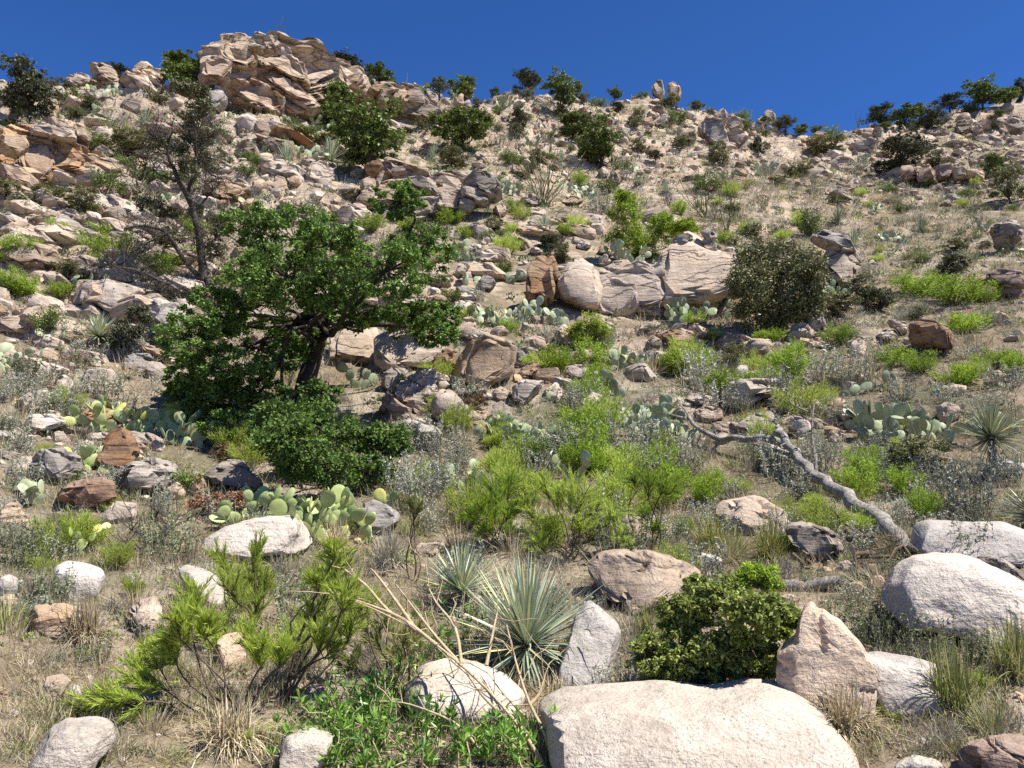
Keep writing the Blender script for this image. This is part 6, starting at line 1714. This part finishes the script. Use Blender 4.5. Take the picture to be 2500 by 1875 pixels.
for z in ZONES:
    r = np.random.default_rng(int(z[0] + z[1] * 3))
    n = z[4] + z[5]
    pts = open_ground(ground_many(r.uniform(z[0], z[2], n), r.uniform(z[1], z[3], n)))
    ms = (pts - EYE) @ FWD / FPX
    for k, p in enumerate(pts):
        single = k < z[4]; m = float(ms[k])
        px = z[6][0] + (z[6][1] - z[6][0]) * (r.random() ** 1.8 if not single else 0.45 + 0.55 * r.random())
        if not single: px *= 0.72
        s = px * m
        az = math.atan2(p[0], p[1]); rot = slab_rot(r, az)
        st = z[7][r.integers(len(z[7]))]
        if st in 'wg': st = 'p'
        sc = np.array([1, r.uniform(0.8, 1.3), r.uniform(0.8, 1.15)]) * s
        if single:
            i = int(r.integers(8))
            o = link('rock', ROCKP[st][i], None, p + np.array([0, 0, 0.12 * s]), rot, tuple(float(c) for c in sc))
            q = p - EYE; dep = float(q @ FWD); uu = CU + FPX * float(q @ RIGHT) / dep; vv = CV - FPX * float(q @ UP) / dep
            tag(o, where(f"{'tiny' if px < 18 else ('little' if px < 34 else 'smallish')} {ROCK_WORD[st]} {('flat stone', 'wedge-shaped stone', 'blocky stone', 'rounded stone')[i % 4]}", uu, vv - px / 3), 'rock', 'loose rocks on the hillside')
        else:
            P, F = SMALL[r.integers(12)] if px > 13 else TINY[r.integers(10)]
            A = np.array(rot.to_matrix())
            RV[st].append((P * sc) @ A.T + p + np.array([0, 0, 0.08 * s])); RF[st].append(F + rn[st]); rn[st] += len(P)
for st, nm, lb in (('t', 'rubble', 'tan rubble scattered over the hillside'), ('p', 'pale_rubble', 'pale rubble scattered over the hillside'), ('n', 'buff_rubble', 'buff rubble scattered over the lower slope'), ('o', 'orange_rubble', 'orange rubble scattered under the skyline')):
    if RV[st]: tag(link(nm, make_mesh(nm, np.concatenate(RV[st]), F3=np.concatenate(RF[st]), mat=ROCK[st], smooth=True, sharp=math.radians(35))), lb, 'rubble', kind='stuff')

# ------------------------------------------------------------------ ground cover
def cover(name, label, mat, zones, kind, seed):
    r = np.random.default_rng(seed); G = Geo()
    for (u0, v0, u1, v1, n, hpx) in zones:
        us, vs = r.uniform(u0, u1, n), r.uniform(v0, v1, n)
        # patches: keep where a broad noise is high
        keep = vnoise(np.stack([us / 120, vs / 90, np.full(n, seed * 3.3)], 1), seed) + r.normal(size=n) * 0.35 > -0.25
        p = ground_many(us[keep], vs[keep]); n = len(p)
        m = (p - EYE) @ FWD / FPX
        h = hpx * m * r.uniform(0.45, 1.25, n)
        nb = {True: (22 if v0 > 1100 else (12 if v0 > 700 else 8)), False: (44 if v0 > 700 else 24)}[kind == 'grass']
        hh = np.repeat(h, nb)[:, None]; mm = np.repeat(m, nb)
        if kind == 'grass':
            lean = np.repeat(r.normal(size=(n, 3)) * 0.25, nb, 0)
            C = np.repeat(p, nb, 0) + r.normal(size=(n * nb, 3)) * np.array([1, 1, 0]) * hh * 0.30
            A = unit(r.normal(size=(n * nb, 3)) * 0.5 + lean + np.array([0, 0, 0.8])); A[:, 2] = np.abs(A[:, 2])
            L = hh[:, 0] * r.uniform(0.4, 1.25, n * nb)
            C[:, 2] = H(C[:, 0], C[:, 1])
            G.leaves(C + A * (L * 0.45)[:, None], A, L, np.maximum(0.004, 1.05 * mm), r)
        else:
            off = unit(r.normal(size=(n * nb, 3))) * (r.random(n * nb) ** 0.5)[:, None] * np.array([0.75, 0.75, 0.55]) * hh
            off[:, 2] = np.abs(off[:, 2])
            A = unit(off / hh + r.normal(size=(n * nb, 3)) * 0.5 + np.array([0, 0, 0.4]))
            G.leaves(np.repeat(p, nb, 0) + off, A, hh[:, 0] * 0.36 * r.uniform(0.6, 1.2, n * nb), hh[:, 0] * (0.09 if kind == 'fine' else 0.16), r)
    tag(link(name, G.mesh(name, LM[mat])), label, 'ground cover', kind='stuff')
cover('dry_grass', 'dry straw grass over the hillside', 'straw', [(0, 1180, 2500, 1870, 2400, 56), (0, 760, 2500, 1180, 1920, 34), (1750, 420, 2500, 800, 2080, 17), (0, 200, 1000, 760, 1200, 24), (900, 240, 1900, 600, 1520, 16), (1950, 270, 2500, 420, 720, 10), (1000, 205, 2000, 340, 1040, 11)], 'grass', 1)
cover('grey_grass', 'grey dead grass and herb stems over the hillside', 'greygrass', [(0, 1180, 2500, 1870, 1760, 62), (0, 760, 2500, 1180, 1920, 40), (1750, 400, 2500, 800, 2240, 19), (0, 230, 1000, 760, 1200, 24), (900, 220, 2000, 600, 2080, 17)], 'grass', 2)
cover('green_grass', 'green grass blades among the dry grass', 'greengrass', [(0, 1180, 2500, 1870, 1120, 52), (0, 760, 2500, 1180, 1040, 34), (1750, 400, 2500, 800, 1200, 17), (0, 230, 1000, 760, 720, 22), (900, 260, 1900, 600, 800, 16)], 'grass', 3)
cover('sage_cover', 'low grey sage covering the slope between rocks', 'sage', [(1700, 400, 2500, 800, 720, 19), (1000, 300, 1800, 520, 400, 17), (300, 300, 900, 560, 280, 20), (900, 800, 2500, 1180, 480, 28), (0, 760, 420, 1200, 240, 32), (0, 1180, 2500, 1500, 176, 40)], 'fine', 4)
cover('herb_cover', 'low dull-green herbs covering the slope between rocks', 'sagegreen', [(1700, 400, 2500, 800, 720, 19), (1000, 260, 1800, 520, 480, 17), (0, 250, 900, 760, 400, 22), (900, 560, 2500, 1180, 560, 28), (1950, 300, 2500, 400, 240, 11), (0, 1150, 2500, 1860, 320, 38)], 'leaf', 5)
cover('green_cover', 'small green plants covering the slope between rocks', 'leafy', [(1700, 400, 2500, 800, 336, 19), (1000, 240, 1800, 520, 400, 17), (0, 200, 900, 760, 320, 20), (900, 560, 2500, 1180, 256, 26), (1950, 300, 2500, 400, 240, 11), (0, 1180, 2500, 1860, 176, 32)], 'leaf', 6)
